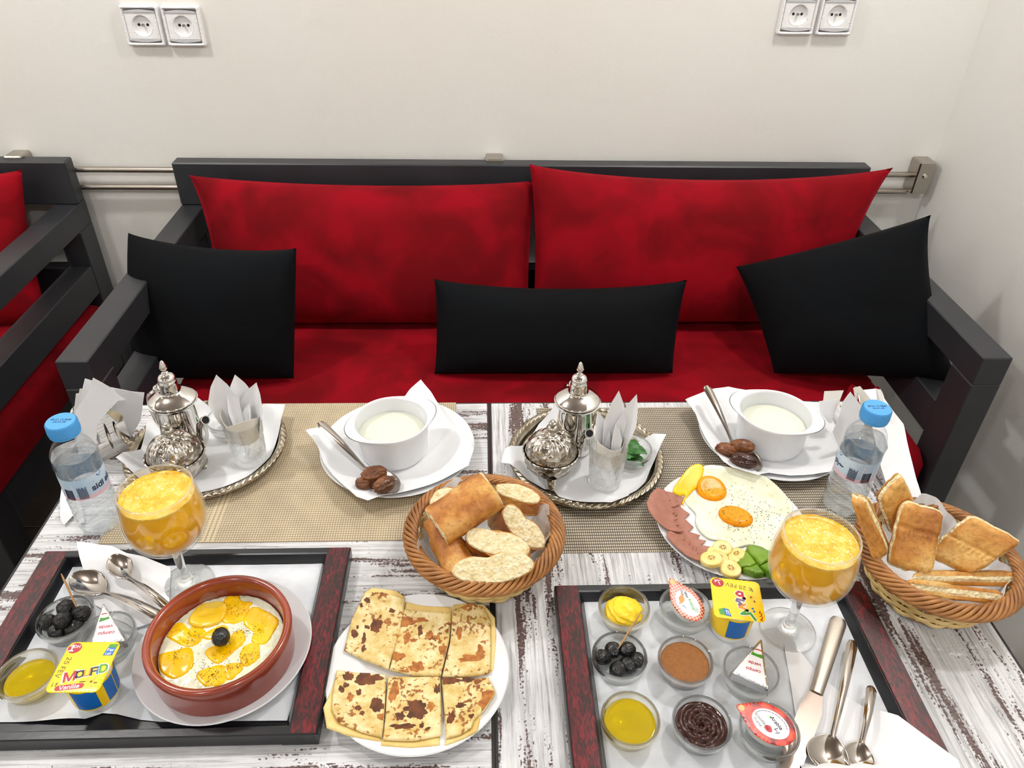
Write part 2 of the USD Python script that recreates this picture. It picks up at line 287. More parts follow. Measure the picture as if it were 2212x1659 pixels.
gm('bread_crust', {'tc': ('texture_coordinate', {}), 'n': ('noise_texture', {'scale': 26.0, 'detail': 4.0}), 'n2': ('noise_texture', {'scale': 420.0, 'detail': 2.0}), 'r': ('rgb_ramp', {'ramp': [(0.32, lin(150, 84, 28)), (0.46, lin(190, 126, 54)), (0.58, lin(212, 162, 88)), (0.72, lin(226, 192, 126))]}),
    'n3': ('noise_texture', {'scale': 190.0, 'detail': 4.0, 'roughness': 0.7}), 'r3': ('rgb_ramp', {'ramp': [(0.32, (0.62, 0.52, 0.4)), (0.5, (0.98, 0.97, 0.95)), (0.72, (1.12, 1.14, 1.2))]}), 'mm': ('mix', {'mix_type': 'multiply', 'fac': 0.8}), 'b': ('bump', {'strength': 0.45, 'distance': 0.0022}), 'p': ('principled_bsdf', {'roughness': 0.42})}, [('tc.object', 'n.vector'), ('tc.object', 'n2.vector'), ('n.fac', 'r.fac'), ('tc.object', 'n3.vector'), ('n3.fac', 'r3.fac'), ('r.color', 'mm.color1'), ('r3.color', 'mm.color2'), ('mm.color', 'p.base_color'), ('n3.fac', 'b.height'), ('b.normal', 'p.normal')])
gm('flat_crust', {'tc': ('texture_coordinate', {}), 'n': ('noise_texture', {'scale': 16.0, 'detail': 4.0}), 'n2': ('noise_texture', {'scale': 500.0, 'detail': 2.0}), 'r': ('rgb_ramp', {'ramp': [(0.32, lin(158, 94, 30)), (0.47, lin(196, 134, 56)), (0.6, lin(216, 166, 88)), (0.75, lin(232, 200, 134))]}),
    'n3': ('noise_texture', {'scale': 190.0, 'detail': 4.0, 'roughness': 0.7}), 'r3': ('rgb_ramp', {'ramp': [(0.32, (0.62, 0.52, 0.4)), (0.5, (0.98, 0.97, 0.95)), (0.72, (1.12, 1.14, 1.2))]}), 'mm': ('mix', {'mix_type': 'multiply', 'fac': 0.8}), 'b': ('bump', {'strength': 0.45, 'distance': 0.0022}), 'p': ('principled_bsdf', {'roughness': 0.45})}, [('tc.object', 'n.vector'), ('tc.object', 'n2.vector'), ('n.fac', 'r.fac'), ('tc.object', 'n3.vector'), ('n3.fac', 'r3.fac'), ('r.color', 'mm.color1'), ('r3.color', 'mm.color2'), ('mm.color', 'p.base_color'), ('n3.fac', 'b.height'), ('b.normal', 'p.normal')])
gm('bread_crumb', {'tc': ('texture_coordinate', {}), 'v': ('voronoi_texture', {'scale': 260.0}), 'n': ('noise_texture', {'scale': 150.0, 'detail': 5.0}), 'r': ('rgb_ramp', {'ramp': [(0.3, lin(206, 184, 132)), (0.52, lin(232, 216, 174)), (0.7, lin(238, 228, 196))]}),
    'm': ('math', {'math_type': 'multiply'}), 'b': ('bump', {'strength': 1.0, 'distance': 0.0035}), 'p': ('principled_bsdf', {'roughness': 0.85})},
   [('tc.object', 'v.vector'), ('tc.object', 'n.vector'), ('n.fac', 'r.fac'), ('r.color', 'p.base_color'), ('v.distance', 'm.value1'), ('n.fac', 'm.value2'), ('m.value', 'b.height'), ('b.normal', 'p.normal')])
gm('pancake', {'tc': ('texture_coordinate', {}), 'n': ('noise_texture', {'scale': 70.0, 'detail': 4.0, 'roughness': 0.6}), 'n1': ('noise_texture', {'scale': 210.0, 'detail': 3.0}), 'n2': ('noise_texture', {'scale': 26.0, 'detail': 3.0}), 'a': ('math', {'math_type': 'multiply_add', 'value2': 0.7}),
    'r0': ('rgb_ramp', {'ramp': [(0.35, lin(202, 172, 98)), (0.5, lin(220, 197, 134)), (0.65, lin(232, 217, 168))]}),
    'r': ('rgb_ramp', {'ramp': [(0.93, (0, 0, 0)), (1.0, (1, 1, 1))]}), 'rb': ('rgb_ramp', {'ramp': [(0.4, lin(192, 126, 52)), (0.7, lin(120, 62, 20))]}), 'mx': ('mix', {}),
    'b': ('bump', {'strength': 0.35, 'distance': 0.0015}), 'p': ('principled_bsdf', {'roughness': 0.5})},
   [('tc.object', 'n.vector'), ('tc.object', 'n1.vector'), ('tc.object', 'n2.vector'), ('n2.fac', 'a.value1'), ('n1.fac', 'a.value3'), ('n.fac', 'r0.fac'), ('a.value', 'r.fac'), ('n2.fac', 'rb.fac'), ('r0.color', 'mx.color1'), ('rb.color', 'mx.color2'), ('r.color', 'mx.fac'), ('mx.color', 'p.base_color'), ('n.fac', 'b.height'), ('b.normal', 'p.normal')])
pm('pancake_plain', (232, 208, 140), 0.5, col2=(214, 182, 104), vs=40, bump=(80, 0.3)); pm('scorch', (118, 62, 20), 0.6, col2=(76, 38, 10), vs=120); pm('toast', (186, 118, 48), 0.6, col2=(148, 84, 30), vs=160)
pm('egg_white', (233, 235, 216), 0.22, col2=(218, 220, 190), vs=60, bump=(90, 0.25, 0.0015))
pm('yolk', (234, 146, 0), 0.28, col2=(240, 162, 2), vs=40, specular_ior_level=0.3); pm('yolk_runny', (246, 200, 0), 0.12); pm('yolk_set', (244, 200, 0), 0.25, col2=(236, 180, 0), vs=40, bump=(70, 0.2))
pm('yolk_pale', (238, 204, 66), 0.25, col2=(234, 188, 30), vs=50)
pm('spice', (96, 52, 10), 0.7); pm('herb', (70, 66, 20), 0.7)
pm('mortadella', (170, 114, 96), 0.5, col2=(158, 102, 84), vs=90)
pm('banana', (244, 224, 150), 0.35, col2=(236, 208, 120), vs=60); pm('banana_core', (222, 188, 106), 0.4); pm('banana_seed', (84, 56, 24), 0.5)
pm('avocado', (128, 164, 46), 0.3, col2=(96, 136, 30), vs=34, bump=(60, 0.2))
pm('olive_black', (22, 22, 24), 0.28, bump=(110, 1.0, 0.003), stretch=(1, 1, 2.2))
pm('wood_pick', (196, 152, 100), 0.6); pm('date', (126, 74, 36), 0.3, col2=(78, 42, 18), vs=70, bump=(110, 0.9, 0.003)); pm('date_dark', (74, 34, 24), 0.18, col2=(44, 18, 14), vs=60, bump=(90, 0.6, 0.002))
pm('butter', (250, 216, 44), 0.4, col2=(244, 200, 20), vs=60, bump=(60, 0.4, 0.002)); pm('amlou', (142, 86, 18), 0.4, col2=(126, 74, 12), vs=300, specular_ior_level=0.25); pm('chocolate', (58, 30, 24), 0.16)
pm('lid_yellow', (248, 206, 14), 0.25); pm('ink_red', (176, 10, 36), 0.4); pm('ink_blue', (20, 104, 186), 0.4); pm('ink_green', (66, 150, 44), 0.4); pm('ink_orange', (228, 132, 20), 0.4); pm('ink_purple', (110, 90, 120), 0.4); pm('date_ink', (110, 92, 30), 0.5)
pm('cup_white', (238, 238, 232), 0.35); pm('foil', (214, 214, 216), 0.22, 1.0, bump=(120, 0.6, 0.002)); pm('cheese_label', (238, 238, 240), 0.3, bump=(120, 0.2))
gm('honeycomb_print', {'tc': ('texture_coordinate', {}), 'v': ('voronoi_texture', {'scale': 300.0, 'feature': 'distance_to_edge', 'randomness': 0.25, 'dimensions': '2D'}), 'r': ('rgb_ramp', {'ramp': [(0.06, lin(238, 214, 160)), (0.1, lin(176, 34, 20))]}), 'p': ('principled_bsdf', {'roughness': 0.3})},
   [('tc.object', 'v.vector'), ('v.distance', 'r.fac'), ('r.color', 'p.base_color')])
gm('strawberry_print', {'tc': ('texture_coordinate', {}), 'v': ('voronoi_texture', {'scale': 75.0, 'dimensions': '2D'}), 'n': ('noise_texture', {'scale': 500.0}), 'r': ('rgb_ramp', {'ramp': [(0.2, lin(226, 78, 44)), (0.6, lin(190, 34, 26)), (0.8, lin(110, 18, 18))]}), 'a': ('math', {'math_type': 'multiply_add', 'value2': 0.25}), 'p': ('principled_bsdf', {'roughness': 0.3})},
   [('tc.object', 'v.vector'), ('tc.object', 'n.vector'), ('n.fac', 'a.value1'), ('v.distance', 'a.value3'), ('a.value', 'r.fac'), ('r.color', 'p.base_color')])
gm('mint', {'tc': ('texture_coordinate', {}), 'n': ('noise_texture', {'scale': 120.0}), 'r': ('rgb_ramp', {'ramp': [(0.35, lin(34, 92, 34)), (0.65, lin(70, 136, 56))]}), 'p': ('principled_bsdf', {'roughness': 0.4}), 't': ('translucent_bsdf', {'color': lin(80, 150, 50)}), 'mx': ('mix_closure', {'fac': 0.2})},
   [('tc.object', 'n.vector'), ('n.fac', 'r.fac'), ('r.color', 'p.base_color'), ('p.BSDF', 'mx.closure1'), ('t.BSDF', 'mx.closure2')], surface='mx.closure')
gm('lamp_diffuser', {'e': ('emission', {'color': (1.0, 0.965, 0.91), 'strength': 3.0})}, [], surface='e.emission')

# ---- the room -----------------------------------------------------------------------------------------------
X0, X1, Y0, Y1, H = -3.0, 1.157, -2.4, 1.88, 2.7
struct('wall_back', cbox((X0, Y1, 0), (X1 + .1, Y1 + .1, H), .0001), 'wall_paint', smooth=False)
struct('wall_right', cbox((X1, Y0, 0), (X1 + .1, Y1, H), .0001), 'wall_paint', smooth=False)
struct('unseen_wall_left', cbox((X0 - .1, Y0, 0), (X0, Y1 + .1, H), .0001), 'wall_paint', smooth=False)  # unseen; closes the room for reflections and bounced light
struct('unseen_wall_front', cbox((X0 - .1, Y0 - .1, 0), (X1 + .1, Y0, H), .0001), 'wall_paint', smooth=False)  # out of view behind the camera, there for metal to reflect
struct('ceiling', cbox((X0 - .1, Y0 - .1, H), (X1 + .1, Y1 + .1, H + .1), .0001), 'ceiling_paint', smooth=False)
fl = UsdGeom.Xform.Define(stage, '/World/floor').GetPrim(); tag(fl, kind='structure')
obj('grout_bed', cbox((X0, Y0, -.1), (X1, Y1, -.004), .0001), 'grout', fl, smooth=False)
for ix in range(10):
    for iy in range(10):
        xa, ya = X0 + .0 + ix * .418, Y0 + iy * .43
        obj('tile', cbox((xa + .002, ya + .002, -.004), (min(xa + .416, X1), min(ya + .428, Y1), 0), .001), 'floor_tile', fl, smooth=False)
for (lx, ly), nm in zip(UNSEEN_LAMPS, ('above the gap between the two sofas', 'above the right end of the long sofa', 'behind the camera, left of the tables, added to fill the wall', 'behind the camera, right of the tables, added to fill the wall', 'at the far left of the room', 'above the sofa at the left edge')):
    t = thing('unseen_ceiling_light', f'unseen globe lamp on a white ceiling stem {nm}', 'ceiling light', (lx, ly, 0), group='unseen ceiling globe lamps')
    obj('stem', lathe([(0, 2.594), (.022, 2.594), (.022, 2.66), (.05, 2.68), (.05, 2.6995), (0, 2.6995)], 32), 'socket_plastic', t)  # stems dress the lamps, which are all out of view

# ---- sofas --------------------------------------------------------------------------------------------------
def sofa(name, label, x0, x1):
    t = thing(name, label, 'sofa', (0, 0, 0))
    w, yf, yb, az = .056, 1.12, 1.815, .76
    K = 'frame_lacquer'
    obj('back_rail', cbox((x0, yb - .005, az), (x1, yb + .035, .866), .003), K, t, smooth=False)
    for a in (x0, x1 - w):
        obj('arm', cbox((a, yf, az - .06), (a + w, yb + .035, az), .002), K, t, smooth=False)
        obj('front_leg', cbox((a, yf, 0), (a + w, yf + .075, az - .0601), .002), K, t, smooth=False)
        obj('back_leg', cbox((a, yb - .035, 0), (a + w, yb + .035, az - .0601), .002), K, t, smooth=False)
        obj('side_rail', cbox((a, yf + .0751, .533), (a + w, yb - .0351, .61), .002), K, t, smooth=False)
        obj('seat_side_rail', cbox((a, yf + .0751, .31), (a + w, yb - .0351, .41), .002), K, t, smooth=False)
    obj('lower_back_rail', cbox((x0 + w + .0001, yb - .03, .50), (x1 - w - .0001, yb + .01, .60), .002), K, t, smooth=False)
    obj('front_rail', cbox((x0 + w + .0001, yf + .01, .31), (x1 - w - .0001, yf + .05, .41), .002), K, t, smooth=False)
    obj('slat_platform', cbox((x0 + w + .0001, yf + .0501, .37), (x1 - w - .0001, yb - .036, .39), .002), K, t, smooth=False)
    return t
sofa('sofa', 'matte black wooden sofa with flat arms standing against the wall behind the two tables', -.737, .962)
sofa('sofa', 'black wooden sofa cut off by the left edge, its open arm side showing', -2.65, -.985)

def seat(x0, x1, y0, y1, z0, z1, label):
    s = solid(Polygon([(x0, y0), (x1, y0), (x1, y1), (x0, y1)]).buffer(-.03).buffer(.03), lambda x, y, d: z0 + .06 + rnd(z1 - z0 - .06, .045)(d) + .012 * blobn(x, y, 4, 3), lambda x, y, d: z0 + .02 - np.minimum(d, .02), .03, rims=(.15, .5, 1), r=.045)
    return tag(obj('seat_cushion', s, 'red_velvet', smooth=60), label, 'cushion')
seat(-.679, .904, 1.13, 1.765, .39, .527, 'long red velvet seat cushion lying on the sofa behind the tables')
seat(-2.58, -.975, 1.125, 1.775, .39, .525, 'red velvet seat cushion on the sofa at the left edge')

def pillow(c, th, label, mat, seed=0, sag=(.03, .03, .03, .03), n=46, cat='cushion', crease=.006, group=None, flop=0.0):
    """corner points TL, TR, BR, BL of the seam, and a puffed front and back"""
    c = np.array(c, float); u, v = np.meshgrid(np.linspace(0, 1, n), np.linspace(0, 1, n), indexing='ij')
    def at(u, v):
        return (c[0] * ((1 - u) * (1 - v))[..., None] + c[1] * (u * (1 - v))[..., None] + c[2] * (u * v)[..., None] + c[3] * ((1 - u) * v)[..., None])
    ue, ve = 4 * u * (1 - u), 4 * v * (1 - v)
    w = lambda t: t ** 4
    uu = u + sag[3] * ve ** .8 * w(1 - u) - sag[1] * ve ** .8 * w(u); vv = v + sag[0] * ue ** .8 * w(1 - v) - sag[2] * ue ** .8 * w(v)
    B = at(uu, vv); nn = np.cross(c[1] - c[0], c[3] - c[0]); nn /= np.linalg.norm(nn)
    h = (1 - np.abs(2 * u - 1) ** 2.6) ** .55 * (1 - np.abs(2 * v - 1) ** 2.6) ** .55
    edge = np.minimum(np.minimum(u, 1 - u), np.minimum(v, 1 - v))
    cr = crease * (meshkit.fbm(np.stack([u * 5, v * 5, u * 0 + seed], -1), 3, seed) - .5) * 2 + crease * .7 * np.sin((u * 17 + v * 9) + 6 * meshkit.noise(np.stack([u * 3, v * 3, u * 0 + seed], -1), seed)) * np.exp(-edge * 14) * (edge > 0)
    F = B + nn * ((th / 2) * h + cr * np.minimum(edge * 12, 1))[..., None]; K = B - nn * ((th / 2) * h)[..., None]
    V = np.vstack([F.reshape(-1, 3), K.reshape(-1, 3)]); i, j = np.meshgrid(np.arange(n - 1), np.arange(n - 1), indexing='ij'); a = (i * n + j).ravel()
    q = np.concatenate([np.stack([a, a + n, a + n + 1], 1), np.stack([a, a + n + 1, a + 1], 1)])
    t = trimesh.Trimesh(V, np.vstack([q, q[:, ::-1] + n * n]), process=False); t.merge_vertices(digits_vertex=6)
    vf = outward(np.array(t.vertices), np.array(t.faces))
    return tag(obj('cushion', vf, mat, smooth=70), label, cat, group)
pillow([(-0.6760,1.7450,0.8608), (0.1274,1.7450,0.8524), (.117,1.62,.533), (-.645,1.62,.533)], .13, 'wide red velvet back cushion on the left half of the long sofa', 'red_velvet', 1, sag=(.05, .01, .01, .03))
pillow([(0.1113,1.7350,0.8959), (0.9741,1.7350,0.8929), (.885,1.62,.535), (.122,1.62,.533)], .15, 'wide red velvet back cushion on the right half of the long sofa', 'red_velvet', 2, sag=(.085, .035, .01, .015), crease=.009)
pillow([(-0.7279,1.4900,0.8316), (-0.3896,1.4900,0.7981), (-.414,1.39,.533), (-.757,1.39,.533)], .14, 'square black velvet cushion leaning by the left arm of the long sofa', 'black_velvet', 3, sag=(.055, .0, .01, -.02))
pillow([(-0.1037,1.5000,0.7212), (0.4554,1.5000,0.7194), (.430,1.405,.533), (-.106,1.405,.533)], .13, 'low oblong black velvet cushion in the middle of the long sofa', 'black_velvet', 4, sag=(.10, .01, .01, .01))
pillow([(0.5893,1.5800,0.7112), (0.9111,1.4300,0.9037), (0.9847,1.2500,0.6120), (.66,1.40,.535)], .15, 'square black velvet cushion tilted against the right arm of the long sofa', 'black_velvet', 5, sag=(.02, .06, .02, .02), crease=.008)
pillow([(-1.6863,1.7400,0.8324), (-1.0489,1.7450,0.8715), (-1.0486,1.6400,0.5363), (-1.7347,1.6200,0.4579)], .14, 'red velvet back cushion on the sofa cut off by the left edge', 'red_velvet', 6, sag=(.05, .02, .01, .01))

# ---- wall rail and sockets ----------------------------------------------------------------------------------
t = thing('wall_rail', 'double steel tube rail with block brackets screwed to the wall behind the sofas', 'rail')
for z in (.832, .788):
    P = np.array([(X0 + .05, 1.856, z), (1.096, 1.856, z)]); obj('tube', tube(np.linspace(P[0], P[1], 6), .007, 14), 'satin_steel', t)
for x in (1.094, .012, -1.135, -2.4):
    b = obj('bracket', cbox((x, 1.83, .79 - .0), (x + .042, 1.8795, .872), .003), 'steel', t, smooth=False)
    obj('screw', mv(lathe([(0, -.004), (.0065, -.004), (.0065, 0), (.0045, .003), (0, .004)], 20), (x + .021, 1.829, .838), rx=90), 'chrome', b)

def socket(x, z, label):
    t = thing('power_socket', label, 'power socket', (x, 1.88, z))
    s, d = .0415, .0155
    def rect(h, q): return Polygon([(-h, -h), (h, -h), (h, h), (-h, h)]).buffer(-q).buffer(q)
    up = lambda m: mv(m, rx=90)
    outer = rect(s, .004).difference(rect(.0345, .001))
    fr = solid(outer, lambda x, y, q: .005 + rnd(d - .005, .006)(q), lambda x, y, q: 0 * q, .004, rims=(.3, .6, 1), r=.004)
    obj('frame', up(fr), 'socket_plastic', t, smooth=40)
    arc = [(-.0338, -.0338), (.0338, -.0338)] + [(.0338 - k * .00676, .0315 + .002 * math.sin(PI * k / 10)) for k in range(11)]
    for sg in (1, -1):
        pts = [(-.034, sg * .0275), (.034, sg * .0275)] + [(.034 - k * .0068, sg * (.0298 + .0038 * math.sin(PI * k / 10))) for k in range(11)]
        obj('trim_strip', up(mv(flat(pts, 0, .0125), (0, 0, .001))), 'socket_grey', t, smooth=False)
    well = Polygon(ell(0, 0, .0215, .0215, n=48))
    obj('cover', up(solid(rect(.034, .001).intersection(sbox(-.04, -.0272, .04, .0272)).difference(well), lambda x, y, q: .0105 + np.minimum(q, .001), lambda x, y, q: 0 * q + .002, .005, rims=(1,), r=.001)), 'socket_plastic', t, smooth=30)
    cup = [(0, .0035), (.0195, .0035), (.0205, .006), (.0212, .0112), (.0226, .0118), (.0228, .0106), (.0226, .001), (0, .001)]
    obj('well', up(lathe(cup[::-1], 44)), 'socket_plastic', t)
    for px, c_ in ((-.0095, 'hole_shade'), (0, 'socket_grey'), (.0095, 'hole_shade')):
        pin = lathe([(0, 0), (.003, 0), (.003, .0006), (0, .0006)], 18) if c_ == 'hole_shade' else lathe([(0, 0), (.0028, 0), (.0026, .006), (.0015, .008), (0, .0082)], 18)
        obj('pin_hole_shade' if c_ == 'hole_shade' else 'earth_pin', up(mv(pin, (px, .001, .0034))), c_ if c_ == 'hole_shade' else 'steel', t)  # flat dark discs paint the shade of the pin holes
socket(-.750, 1.155, 'white wall socket, left one of the pair above the left end of the sofa')
socket(-.661, 1.155, 'white wall socket, right one of the pair above the left end of the sofa')
socket(.7195, 1.196, 'white wall socket, left one of the pair near the room corner')
socket(.8085, 1.196, 'white wall socket, right one of the pair nearest the room corner')

# ---- tables -------------------------------------------------------------------------------------------------
def table(x0, x1, wood, label):
    t = thing('table', label, 'table')
    y0, y1 = .31, 1.0095
    obj('tabletop', cbox((x0 + .0028, y0 + .0022, .728), (x1 - .0028, y1 - .0022, .75), .0012), wood, t, smooth=False)
    obj('edge_band', flat(Polygon([(x0, y0), (x1, y0), (x1, y1), (x0, y1)]).buffer(-.004).buffer(.004).difference(sbox(x0 + .0029, y0 + .0023, x1 - .0029, y1 - .0023)), .728, .0212), 'black_edge', t, smooth=False)
    cx, cy = (x0 + x1) / 2, (y0 + y1) / 2
    obj('column', mv(lathe([(0, .03), (.035, .03), (.035, .715), (0, .715)], 28), (cx, cy, 0)), 'black_edge', t)
    obj('top_plate', cbox((cx - .2, cy - .2, .715), (cx + .2, cy + .2, .7279), .002), 'black_edge', t, smooth=False)
    obj('base', cbox((cx - .22, cy - .22, 0), (cx + .22, cy + .22, .03), .006), 'black_edge', t, smooth=False)
table(-.588, .0110, 'whitewashed_wood_x', 'left table with a whitewashed wood top, its grain running sideways')
table(.0120, .614, 'whitewashed_wood_y', 'right table with a whitewashed wood top, its grain running towards the wall')
def placemat(x0, x1, y0, y1, mat, lines, label):
    t = thing('placemat', label, 'placemat', ((x0 + x1) / 2, (y0 + y1) / 2, .75)); w, h = (x1 - x0) / 2, (y1 - y0) / 2
    obj('mat', solid([(-w, -h), (w, -h), (w, h), (-w, h)], lambda x, y, d: .0009 + .0006 * blobn(x, y, 8, 1), lambda x, y, d: 0 * d + .0001, .012, rims=(), r=0), mat, t)
    for x in lines:
        obj('border_strip', solid([(x - .0012, -h + .001), (x + .0012, -h + .001), (x + .0012, h - .001), (x - .0012, h - .001)], lambda x, y, d: .0013 + .0006 * blobn(x, y, 8, 1), lambda x, y, d: .0004 + 0 * d, .012, rims=(), r=0), 'mat_line', t)
placemat(-.5, -.043, .706, 1.0085, 'mat_gold', (-.095, -.089, -.083), 'gold beige woven vinyl placemat on the left table')
placemat(.0885, .53, .68, .992, 'mat_silver', (), 'silver beige woven vinyl placemat on the right table')

# ---- wooden serving trays, their liners and napkins ---------------------------------------------------------
def tray(cx, cy, label):
    t = thing('serving_tray', label, 'tray', (cx, cy, .75)); w, h, z = .190, .125, .0215
    def bar(a, b, out, inn, zt):     # a sloping border: outer face upright, inner face leaning in
        return hull([*[(p[0], p[1], 0) for p in a], *[(p[0], p[1], zt) for p in b]])
    fl_ = cbox((-w + .02, -h + .012, .0015), (w - .02, h - .012, .0055), .0005)
    for sg in (1, -1):
        obj('long_rail', hull([(x, sg * y, z0) for x in (-w + .004, w - .004) for y, z0 in ((h - .001, .0015), (h, .004), (h, z - .0015), (h - .0012, z - .0002), (h - .009, z - .0002), (h - .0105, z - .0015), (h - .0165, .0015))]), 'tray_black', t, smooth=False)
    for sg in (1, -1):
        e = obj('end_rail', hull([(sg * x, y, z0) for y in (-h + .0004, h - .0004) for x, z0 in ((w - .001, .0015), (w, .004), (w, z - .0025), (w - .0005, z - .0015), (w - .0295, z - .0015), (w - .0305, z - .003), (w - .038, .0015))]), 'tray_black', t, smooth=False)
        obj('wood_band', cbox((min(sg * (w - .0015), sg * (w - .0285)), -h + .001, z - .0019), (max(sg * (w - .0015), sg * (w - .0285)), h - .001, z), .0006), 'tray_red', e, smooth=False)
    obj('base', fl_, 'tray_black', t, smooth=False)
    return t
tray(-.3575, .552, 'black tray with dark red wood ends on the left table, holding the clay dish')
tray(.2765, .486, 'black tray with dark red wood ends on the right table, holding the small glass dishes')
def sheet(name, poly, z, mat, label, cat, **k):
    return tag(obj(name, paper(poly, z, **k), mat, smooth=50), label, cat)
sheet('tray_liner', [(-0.5189,0.6676),(-0.4775,0.6676),(-0.3316,0.6650),(-0.2021,0.6627),(-0.1983,0.5824),(-0.1998,0.5083),(-0.2041,0.4509),(-0.2735,0.4520),(-0.3350,0.4528),(-0.3552,0.4552),(-0.3816,0.4620),(-0.3972,0.4635),(-0.4031,0.4596),(-0.4099,0.4546),(-0.4530,0.4549),(-0.4977,0.4560),(-0.5230,0.4565),(-0.5233,0.4890),(-0.5195,0.5498),(-0.5201,0.6142)], lambda x, y: .7559 + .010 * np.exp(-((x + .425) / .035) ** 2 - ((y - .447) / .012) ** 2), 'paper_liner', 'crinkled white paper liner inside the left tray', 'paper', amp=.0012, seed=4)
sheet('tray_liner', [(0.1191,0.6024),(0.2802,0.5977),(0.4432,0.5957),(0.4528,0.5325),(0.4566,0.4583),(0.4467,0.3790),(0.1146,0.3872),(0.1169,0.4660),(0.1179,0.5297)], lambda x, y: .7558 + 0 * x, 'paper_liner', 'crinkled white paper liner inside the right tray', 'paper', amp=.0012, seed=5)
sheet('napkin', [(-0.5134,0.6888),(-0.4657,0.6801),(-0.4432,0.6681),(-0.4227,0.6630),(-0.3869,0.6520),(-0.3719,0.5981),(-0.3845,0.5734),(-0.3993,0.5669),(-0.4589,0.6007),(-0.4919,0.6511)], lambda x, y: np.where(y > .662, .7735, .7595 + .014 * np.clip((y - .640) / .022, 0, 1) ** 1.5), 'napkin_white', 'white paper napkin under the two spoons, draped over the far edge of the left tray', 'napkin', amp=.0012, seed=6)
sheet('napkin', [(0.3458,0.5318), (0.3621,0.5179), (0.3711,0.4917), (0.3919,0.4625), (0.4299,0.4314), (0.4688,0.3836), (0.4611,0.3496), (0.3050,0.3584), (0.3273,0.4338), (0.3349,0.4709)],
      lambda x, y: np.maximum(np.where(x > .428, .7735, .7585 + .0145 * np.clip((x - .405) / .023, 0, 1)), .7585 + .0150 * np.clip((.392 - y) / .014, 0, 1)) + .006 * np.exp(-((x - .305) / .012) ** 2 - ((y - .49) / .03) ** 2), 'napkin_white', 'white paper napkin under the knife on the right tray, draped over its right edge', 'napkin', amp=.001, seed=7)

# ---- plates, bowls, dishes ----------------------------------------------------------------------------------
def plate(r, h, label, loc, mat='porcelain', name='plate'):
    p = spl([(0, .002), (r * .5, .0022), (r * .60, .0030), (r * .70, h * .42), (r * .86, h * .72), (r - .0012, h - .0008)], 5)
    q = spl([(r - .0012, h - .0028), (r * .86, h * .72 - .003), (r * .68, .001), (r * .6, 0), (r * .5, .0004)], 5)
    prof = np.vstack([[(0, .0004)], q[::-1], [(r, h - .0018)], p[::-1]])
    o = obj(name, mv(lathe(prof, 96), loc), mat); return tag(o, label, 'plate')
plate(.1005, .017, 'round white dinner plate of folded pancakes at the front of the left table', (-.072, .505, .75))
plate(.0945, .0200, 'round white plate under the brown clay dish', (-.2865, .531, .7562), 'porcelain_grey')
plate(.1145, .017, 'round white plate under the left soup bowl', (-.1265, .884, .7515))
plate(.1100, .017, 'round white plate under the right soup bowl', (.447, .905, .7515))
plate(.1010, .017, 'round white plate of fried eggs, sliced sausage and fruit', (.334, .719, .7515))

def soup_bowl(loc, rot, label):
    t = thing('soup_bowl', label, 'bowl', loc, rot); lug = lambda th: np.exp(-(np.minimum(np.abs(np.cos(th / 2)), np.abs(np.sin(th / 2))) / .30) ** 2.2)
    o = [(0, .0), (.040, 0), (.047, .002), (.0505, .010), (.0525, .040), (.0535, .050), (.0545, .0565), (.0548, .0605), (.0535, .0618), (.0515, .061), (.0505, .058), (.0495, .040), (.046, .010), (.040, .0052), (0, .005)]
    def mod(th, i, p):
        wgt = {6: .35, 7: 1.0, 8: .95, 9: .3}.get(i, 0); return lug(th) * .0155 * wgt, lug(th) * (.0008 if i in (7, 8) else 0)
    obj('body', lathe(o, 96, mod), 'porcelain', t, smooth=50)
    obj('soup', lathe([(0, .034), (.0487, .034), (.0490, .037), (.047, .0378), (0, .038)], 56), 'soup', t)
    return t
soup_bowl((-.1325, .880, .7568), 32, 'white lugged porcelain bowl of creamy soup on the left table')
soup_bowl((.4400, .893, .7568), -32, 'white lugged porcelain bowl of creamy soup on the right table')
sheet('plate_paper', [*[(-0.1009,1.0343),(-0.0706,0.9776),(-0.0436,0.9284),(-0.0183,0.8823),(-0.0127,0.8620),(-0.0198,0.8203),(-0.0764,0.7876),(-0.1020,0.7762),(-0.1311,0.7651),(-0.1545,0.7528),(-0.1702,0.7600),(-0.1888,0.7804),(-0.2116,0.8105),(-0.2280,0.8356),(-0.2408,0.8681),(-0.2655,0.9041),(-0.2302,0.9161),(-0.2078,0.9302),(-0.1254,0.9938)]],
      lambda x, y: .7555 + .0145 * np.clip((np.hypot(x + .1265, y - .884) - .062) / .045, 0, 1.35) ** 1.3, 'paper_white', 'white paper sheet under the left soup bowl, one corner pointing at the sofa', 'paper', amp=.0035, s=34, seed=8)
sheet('plate_paper', [*[(0.3270,0.9765),(0.3704,1.0022),(0.4075,1.0134),(0.4502,1.0077),(0.5442,0.9686),(0.5363,0.9341),(0.5379,0.8687),(0.5032,0.8044),(0.4403,0.8021),(0.4123,0.8081),(0.3913,0.7951),(0.3580,0.8126),(0.3486,0.8254),(0.3395,0.8582),(0.3362,0.8997),(0.3356,0.9361)]],
      lambda x, y: .7555 + .0145 * np.clip((np.hypot(x - .447, y - .905) - .060) / .044, 0, 1.35) ** 1.3, 'paper_white', 'white paper sheet under the soup bowl on the right table', 'paper', amp=.0035, s=34, seed=9)

